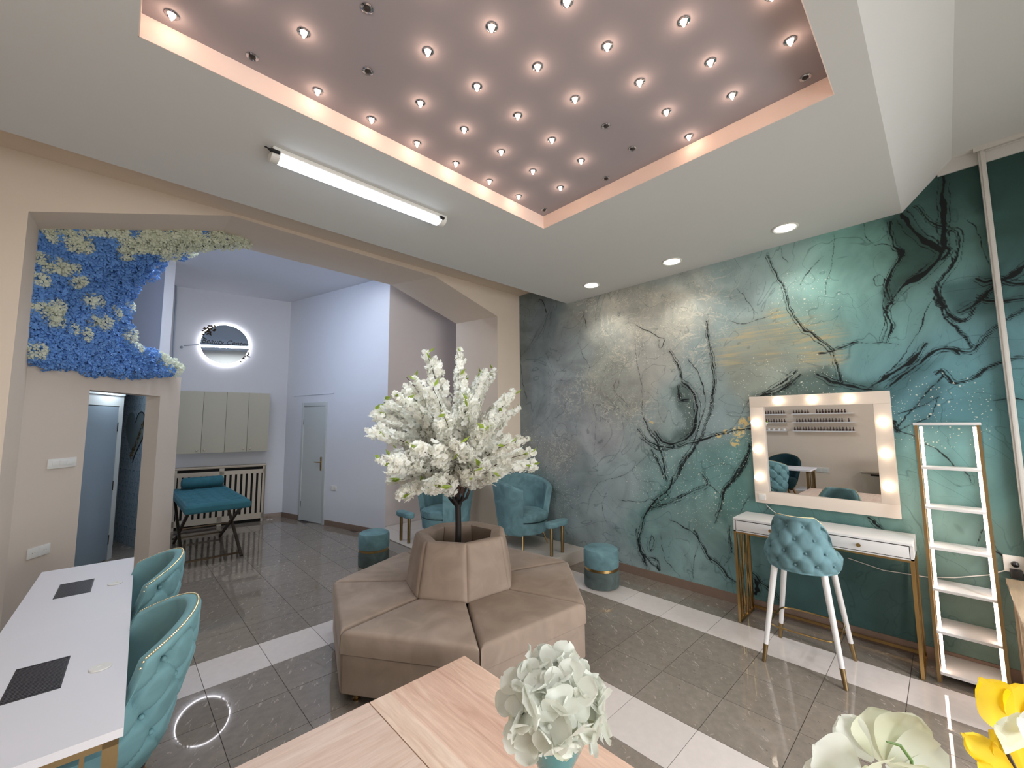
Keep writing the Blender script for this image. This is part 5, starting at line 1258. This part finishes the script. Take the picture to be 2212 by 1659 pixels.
rm = thing('round_mirror', 'round backlit mirror with lettering and sprigs glowing on the back wall', 'mirror', (*P2(B0, BD, -1.043, -.002), 3.225), math.atan2(BD[1], BD[0]))
m = MB().tube([(0, .004, 0), (0, -.004, 0)], .362, 64); obj('mirror_disc', m, MT['mirror2'], rm, smooth=False, angle=30, loc=(0, -.060, 0), rot=(-.075, 0, 0))
m = MB(); q = [(.374*math.cos(2*PI*k/64), -.034, .374*math.sin(2*PI*k/64)) for k in range(65)]; m.tube(q, .007, 8); obj('light_ring', m, MT['led_cool'], rm, smooth=True)
text_mesh('lettering', 'Beauty Center', .120, MT['black'], rm, (.0, -.072, .0), (PI/2-.075, 0, 0)); text_mesh('lettering', 'Elis', .10, MT['black'], rm, (.15, -.056, -.17), (PI/2-.075, 0, 0))
for ang, n in ((2.35, 9), (-.62, 9)):
    m = MB(); rr = random.Random(int(ang*100))
    for i in range(n*3):
        a = ang+rr.gauss(0, .16); R = .36+rr.uniform(-.05, .04); cx_, cz_ = R*math.cos(a), R*math.sin(a); g = rr.random()*6.28
        m.add([(cx_, -.06, cz_), (cx_+.03*math.cos(g+.5), -.066, cz_+.03*math.sin(g+.5)), (cx_+.06*math.cos(g), -.06, cz_+.06*math.sin(g)), (cx_+.03*math.cos(g-.5), -.066, cz_+.03*math.sin(g-.5))], [(0, 1, 2, 3)])
    obj('leaf_sprig', m, MT['bronze'], rm, merge=False)
a = on_line(B0, BD, 397, 747); b = on_line(B0, BD, 433, 744)
tag(obj('mirror_wire', MB().tube([(a[0], a[1]-.02, a[2]), (b[0], b[1]-.03, b[2])], .008, 6).sphere((a[0]-.03, a[1]-.03, a[2]-.03), .022, 10, 6), MT['pipe'], smooth=True), 'short cable and junction box on the wall left of the round backlit mirror', 'cable')
def wpx(pts, off=.04): 
    out = []
    for u, v in pts:
        p_ = on_line(B0, BD, u, v); out.append((p_[0]+BN[0]*off, p_[1]+BN[1]*off, p_[2]))
    return out
tag(obj('heating_pipe', MB().tube(wpx([(366, 576), (364, 600), (360, 622), (370, 640), (371, 660), (367, 700), (363, 775), (360, 900)]), .014, 10), MT['pipe'], smooth=True), 'painted pipe with a bend high on the back wall, left one of the two', 'pipe', 'painted pipes')
tag(obj('heating_pipe', MB().tube(wpx([(366, 590), (368, 600), (381, 620), (381, 650), (378, 700), (374, 775), (372, 900)]), .013, 10), MT['pipe'], smooth=True), 'painted pipe with a bend high on the back wall, right one beside the mirror', 'pipe', 'painted pipes')

# heart mirror on the patterned corridor wall
hc = on_line(WA, WD, 292, 935)
hm = thing('heart_mirror', 'heart shaped mirror with gold lettering on the blue patterned wall in the doorway', 'mirror', (hc[0]-WD[1]*-.01*-1, hc[1], hc[2]), math.atan2(WD[1], WD[0]))
poly = []
for k in range(60):
    t_ = 2*PI*k/60; poly.append((16*math.sin(t_)**3/16*.36, (13*math.cos(t_)-5*math.cos(2*t_)-2*math.cos(3*t_)-math.cos(4*t_))/16*.42))
m = MB(); n = len(poly); m.add([(x, -.012, z) for x, z in poly]+[(x, -.004, z) for x, z in poly], [tuple(range(n)), tuple(range(2*n-1, n-1, -1))]+[(i, (i+1) % n, n+(i+1) % n, n+i) for i in range(n)])
obj('mirror_glass', m, mat('heart_glass', (150, 166, 172), .25, .2), hm)
obj('rim', MB().tube([(x, -.012, z) for x, z in poly[2:30]], .007, 6), MT['black'], hm, smooth=True)
text_mesh('lettering', 'Follow your heart', .11, MT['brass_dull'], hm, (.17, -.02, -.08), (PI/2, -.95, 0), .003)

# ------------------------------------------------------------------ floral crescent on the partition and under the arch
fw = thing('flower_wall', 'crescent of blue and cream artificial hydrangeas filling the arch opening above the beige wall', 'flowers', (-.3, 5.4, 2.9))
outl = [(78,490),(130,488),(200,486),(300,492),(400,496),(480,500),(525,508),(540,520),(528,530),(470,536),(430,542),(395,552),(360,556),(330,585),(310,600),(292,625),(278,650),(270,690),(272,720),(282,745),(310,762),(350,772),(385,785),(398,800),(385,812),(330,806),(280,812),(240,806),(190,800),(140,795),(90,785),(62,768),(62,700),(66,600),(74,540)]
def inside(x, y, P_):
    r_ = False; n = len(P_)
    for i in range(n):
        (x1, y1), (x2, y2) = P_[i], P_[(i+1) % n]
        if (y1 > y) != (y2 > y) and x < (x2-x1)*(y-y1)/(y2-y1)+x1: r_ = not r_
    return r_
def fpos(u, v, off=0.0):
    a = on_line(PA, PD, u, v); da = (a-EYE)@AF; b = on_y(5.10, u, v); db = (b-EYE)@AF
    s = max(0, min(1, (v-500)/150)); s = s*s*(3-2*s); dp = min(db, da)*(1-s)+da*s
    dp = min(dp, da)
    return EYE+ray(u, v)*(dp-off)
creams = [(120,505,30,10),(170,520,28,14),(230,500,40,14),(280,530,30,18),(330,520,40,22),(400,520,60,24),(480,515,60,20),(350,545,25,12),(262,500,20,15),(85,560,14,14),(110,575,22,12),(150,575,22,12),(165,600,13,9),(95,665,24,14),(108,690,24,14),(200,648,20,11),(205,690,26,10),(233,682,12,10),(150,712,8,8),(170,718,14,10),(80,762,20,9),(205,762,12,8),(268,665,9,16),(275,720,9,20),(300,755,16,8),(345,776,22,8),(375,792,18,8),(282,640,8,12),(75,610,9,22)]
blues = [(95,520,22,14),(215,520,18,20),(300,550,18,18),(335,555,14,16)]
def colour(u, v):
    for a, b, c_, d in blues:
        if ((u-a)/c_)**2+((v-b)/d)**2 < 1: return 1
    for a, b, c_, d in creams:
        if ((u-a)/(c_*.96))**2+((v-b)/(d*.96))**2 < 1: return 0
    return 1
heads = []
for q in range(4):
    m = MB(); rr = random.Random(70+q)
    for i in range(34):
        k = (i+.5)/34; ph = math.acos(1-1.25*k); th_ = PI*(1+5**.5)*i
        n = Vector((math.cos(th_)*math.sin(ph), math.sin(th_)*math.sin(ph), math.cos(ph)))+Vector((rr.gauss(0, .15), rr.gauss(0, .15), rr.gauss(0, .1)))
        n.normalize(); floret(m, n*rr.uniform(.80, 1.05), n, rr.uniform(.30, .40), i+q*50, 4, .5)
    heads.append(m)
hm_ = {}
for ck, mm in ((0, 'petal_g'), (1, 'petal_b')):
    for q in range(4):
        me = bpy.data.meshes.new('flower_head'); me.from_pydata(heads[q].v, [], heads[q].f); me.materials.append(MT[mm]); hm_[(ck, q)] = me
rr = random.Random(5); cand = []
yy = 484; row = 0
while yy < 818:
    stp = 19.5; xx = 58+(row % 2)*stp/2
    while xx < 545:
        u, v = xx+rr.uniform(-3.5, 3.5), yy+rr.uniform(-3, 3)
        if inside(u, v, outl): cand.append((u, v))
        xx += stp
    yy += 15; row += 1
for o_ in outl[:]: cand.append((o_[0]*.97+.03*220, o_[1]*.97+.03*650))
cand = cand[:298]
cm = on_line(PA, PD, 220, 640)
for i, (u, v) in enumerate(cand):
    ck = colour(u, v); p_ = Vector(fpos(u, v, .03 if ck else .05)); dist = (p_-Vector(EYE)).length
    o = bpy.data.objects.new('flower_head', hm_[(ck, i % 4)]); COL.objects.link(o); o.parent = fw
    nrm = Vector((PD[1], -PD[0], 0)) if u < 170 else Vector((PD[1]*.5, -PD[0]-.2, -.15))
    nrm = (nrm+Vector((rr.gauss(0, .2), rr.gauss(0, .2), rr.gauss(0, .2)))).normalized()
    s = 15.5*dist/FPX*rr.uniform(.85, 1.15)*.80
    if v < 540 and u > 430: s *= .8
    o.matrix_local = Matrix.Translation(p_-Vector((-.3, 5.4, 2.9))) @ nrm.to_track_quat('Z', 'Y').to_matrix().to_4x4() @ Matrix.Rotation(rr.random()*6.28, 4, 'Z') @ Matrix.Diagonal((s, s, s*.85, 1))
# backing board
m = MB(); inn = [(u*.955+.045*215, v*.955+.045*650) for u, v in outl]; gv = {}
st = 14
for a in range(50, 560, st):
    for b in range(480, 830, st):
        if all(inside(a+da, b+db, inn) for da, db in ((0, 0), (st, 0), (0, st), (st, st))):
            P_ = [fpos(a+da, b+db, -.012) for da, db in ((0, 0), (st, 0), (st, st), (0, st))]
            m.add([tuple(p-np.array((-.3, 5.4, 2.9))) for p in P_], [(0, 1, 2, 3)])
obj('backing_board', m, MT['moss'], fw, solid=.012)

# ------------------------------------------------------------------ lights that can be seen
tl = thing('tube_light', 'long white tube light fixture glowing on the ceiling soffit', 'ceiling light', (1.19, 2.69, ZS))
obj('housing', MB().b2((-.62, -.062, -.030), (.62, .062, 0)), MT['plastic'], tl, bevel=.008)
m = MB(); m.grid(lambda u, v: (-.575+1.15*u, .052*math.cos(PI*v), -.030-.034*math.sin(PI*v)), 30, 13); obj('diffuser', m, MT['tube'], tl, smooth=True)
for s in (-1, 1):
    m = MB(); q = [(.0566*math.cos(PI*k/12), -.028-.038*math.sin(PI*k/12)) for k in range(13)]
    n = 13; m.add([(s*.575, a, b) for a, b in q]+[(s*.62, a*.98, b) for a, b in q], [tuple(range(n)), tuple(range(2*n-1, n-1, -1))]+[(i, (i+1) % n, n+(i+1) % n, n+i) for i in range(n)])
    obj('end_cap', m, MT['plastic'], tl)
m = MB().tube([(-.62, -.02, -.02), (-.65, -.035, -.01), (-.66, -.06, -.03), (-.645, -.085, -.045), (-.62, -.075, -.04)], .004, 6); obj('wire', m, MT['black'], tl, smooth=True)
obj('connector', MB().b2((-.635, -.085, -.05), (-.585, -.070, -.035)), MT['black'], tl); obj('clip', MB().b2((.545, -.078, -.045), (.585, -.060, -.028)), MT['black'], tl)
names = {0: 'nearest the arch', 1: 'middle', 2: 'nearest the camera'}
for i, (x, y) in enumerate(((4.04, 2.83), (4.045, 1.83), (4.045, .83))):
    t = thing('downlight', 'round recessed downlight over the green mural, the one %s' % ['farthest from the camera', 'in the middle', 'closest to the camera'][i], 'ceiling light', (x, y, ZS), 0, 'downlights above the mural')
    obj('trim_ring', MB().lathe([(.078, -.001), (.098, -.001), (.098, -.006), (.090, -.010), (.078, -.006)], 40, ring=True), MT['plastic'], t, smooth=True)
    obj('diffuser', MB().lathe([(0, -.0045), (.079, -.0045), (.079, -.002), (0, -.002)], 36), MT['spot'], t)
    lamp('SPOT', 'downlight_glow', (x, y, ZS-.02), 22, (1.0, .95, .86), .07, None, (0, 0, 0), math.radians(125), .6)
# the grid of small halogen spots in the recess
kz = (ZC-1.75)/(3.52-1.75)
DARK = {(0, 1), (1, 1), (2, 1), (3, 6), (3, 7), (2, 7), (0, 8), (6, 8), (1, 8)}
hal_ring = None
ZL = ZC
for k in range(7):
    y = 2.180-.3015*k
    xs = [.066+.3005*j for j in range(9)] if k % 2 == 0 else [.205+.3015*j for j in range(8)]
    for j, x in enumerate(xs):
        px, py = x*kz, y*kz
        if px > cx1-.03: continue
        jj = j if k % 2 == 0 else j
        lit = (k, j) not in {(0, 1), (1, 2), (2, 2), (3, 6), (3, 7), (2, 8), (0, 8), (6, 8)}
        row = '%s row from the arch wall' % ordinal(k+1)
        lab = ('lit recessed spotlight, %s from the left, %s' if lit else 'unlit recessed spotlight, %s from the left, %s') % (ordinal(j+1), row)
        t = thing('recessed_spotlight', lab, 'ceiling light', (px, py, ZL), 0, 'spotlights in the recessed ceiling')
        if hal_ring is None:
            r0 = obj('trim_ring', MB().lathe([(.015, -.001), (.026, -.001), (.026, -.003), (.020, -.006), (.015, -.004)], 20, ring=True), MT['chrome'], t, smooth=True)
            c0 = obj('lamp_capsule', MB().lathe([(0, -.030), (.004, -.026), (.0085, -.016), (.0115, -.010), (.0115, -.002), (0, -.002)], 12), MT['halo'], t, smooth=True)
            k0 = obj('empty_holder', MB().lathe([(0, -.012), (.006, -.010), (.0145, -.004), (.0145, -.002), (0, -.002)], 12), MT['dead'], t, smooth=True)
            hal_ring = (r0.data, c0.data, k0.data); bpy.data.objects.remove(k0)
        else:
            o = link_mesh('trim_ring', hal_ring[0], t); o = link_mesh('lamp_capsule' if lit else 'empty_holder', hal_ring[1 if lit else 2], t)
        if lit:
            l = bpy.data.lights.get('halogen_glow') or bpy.data.lights.new('halogen_glow', 'POINT')
            l.energy = 0.13; l.color = WARM; l.shadow_soft_size = .012
            o = bpy.data.objects.new('halogen_glow', l); COL.objects.link(o); o.location = (px, py, ZL-.040)
# cord and rose made up to carry the added soffit fill lamp
for gx, gy, gz in ((-0.6, 0.9, 3.0),):
    top_ = ZH if gy < 0 else ZS
    t = thing('fill_lamp_cord', 'made-up cord over an added fill lamp beside the camera, shelf side', 'ceiling light', (gx, gy, top_))
    obj('cord', MB().tube([(0, 0, 0), (0, 0, gz+.17-top_)], .004, 6), MT['black'], t); obj('ceiling_rose', MB().lathe([(0, -.02), (.04, -.02), (.05, 0), (0, 0)], 20), MT['plastic'], t)
# fixtures that carry the other lamps
for x, y, z, lab in ((0.7, 6.0, ZB, 'white tube light on the back room ceiling behind the arch, left one'), (2.2, 6.0, ZB, 'white tube light on the back room ceiling behind the arch, right one')):
    t = thing('tube_light', lab, 'ceiling light', (x, y, z)); obj('housing', MB().b2((-.62, -.06, -.03), (.62, .06, 0)), MT['plastic'], t, bevel=.006)
    obj('diffuser', MB().grid(lambda u, v: (-.575+1.15*u, .05*math.cos(PI*v), -.03-.028*math.sin(PI*v)), 8, 9), MT['tube'], t, smooth=True)

# ------------------------------------------------------------------ shelf wall, seen in the makeup mirror
def shelf(label, y0, y1, z):
    t = thing('polish_shelf', label, 'shelf', (XL, (y0+y1)/2, z)); h = (y1-y0)/2
    obj('shelf_board', MB().b2((.001, -h, -.012), (.09, h, 0)), MT['lacquer'], t); obj('front_lip', MB().b2((.09, -h, -.012), (.094, h, .010)), MT['lacquer'], t)
bm_ = None
rows = {0: 'top', 1: 'middle', 2: 'bottom'}
WY = (1.505, 2.50); NY = (2.61, 3.35)
for side, (y0, y1) in (('wide', WY), ('narrow', NY)):
    for r_, z in enumerate((1.718, 1.545, 1.376)):
        shelf('%s white wall shelf of the %s set, seen in the makeup mirror' % (rows[r_], side), y0, y1, z)
        if side == 'narrow' and r_ == 2:
            for i in range(7):
                y = y0+.05+i*.095
                tag(obj('jar', MB().lathe([(0, .001), (.024, .001), (.025, .03), (.027, .031), (.027, .045), (0, .046)], 14), MT['jar'], smooth=True, loc=(XL+.05, y, z)), 'white cosmetic jar, %s from the near end of the bottom narrow shelf' % ordinal(i+1), 'jar', 'white jars on the lower shelf')
            continue
        n = 20 if side == 'wide' else 15
        for i in range(n):
            if side == 'wide' and r_ == 0 and i in (13, 12, 0, 1): continue
            if side == 'wide' and r_ == 1 and i in (0, 2, 19): continue
            y = y0+.03+(y1-y0-.06)*i/(n-1)+rnd.uniform(-.004, .004)
            if bm_ is None:
                bm_ = obj('polish_bottle', MB().lathe([(0, .001), (.0135, .001), (.015, .006), (.015, .034), (.010, .042), (.0085, .043), (.007, .080), (0, .081)], 12), MT['bottle'], smooth=True); o = bm_
            else: o = newobj(bm_)
            o.location = (XL+.05, y, z)
            tag(o, 'dark polish bottle, %s from the near end of the %s %s shelf' % (ordinal(i+1), rows[r_], side), 'bottle', 'nail polish bottles on the wall shelves')
socket_at('white double socket on the beige shelf wall, seen in the makeup mirror', (XL+.0005, 2.07, .615), (1, 0), 2, w_=.11, h_=.10)
rc2 = thing('radiator_cover', 'cream radiator cover against the beige shelf wall, seen in the makeup mirror', 'radiator cover', (XL, .25, 0), PI/2)
obj('cover_body', MB().b2((0, -.16, .06), (.93, -.002, .635)).b2((.955, -.16, .001), (1.21, -.002, .635)), MT['cover'], rc2, merge=False)
obj('top_board', MB().b2((-.01, -.175, .635), (1.22, -.002, .655)), MT['cover'], rc2)
obj('air_slot', MB().b2((.93, -.155, .01), (.955, -.10, .56)).b2((.80, -.1615, .585), (1.08, -.16, .615)), MT['slot'], rc2, merge=False)
cb2 = thing('side_cabinet', 'cream cabinet end standing before the shelf wall, at the right of the makeup mirror', 'cabinet', (XL+.30, .95, 0))
obj('carcass', MB().b2((-.10, -.35, .05), (.10, .22, .86)), MT['cover'], cb2); obj('cabinet_top', MB().b2((-.11, -.36, .86), (.11, .23, .88)), MT['cover'], cb2); obj('plinth', MB().b2((-.09, -.34, .001), (.09, .21, .05)), MT['slot'], cb2)
for gx in (2.9, 0.6):  # made-up panels that go with the added near fill lamps
    t = thing('fill_panel', 'added square fill light panel behind the camera, %s' % ('toward the mural' if gx > 1 else 'toward the shelf wall'), 'ceiling light', (gx, -2.1, ZH))
    obj('frame', MB().b2((-.34, -.34, -.02), (.34, -.30, 0)).b2((-.34, .30, -.02), (.34, .34, 0)).b2((-.34, -.30, -.02), (-.30, .30, 0)).b2((.30, -.30, -.02), (.34, .30, 0)), MT['plastic'], t, merge=False)
    obj('diffuser', MB().b2((-.30, -.30, -.008), (.30, .30, -.004)), MT['tube'], t)
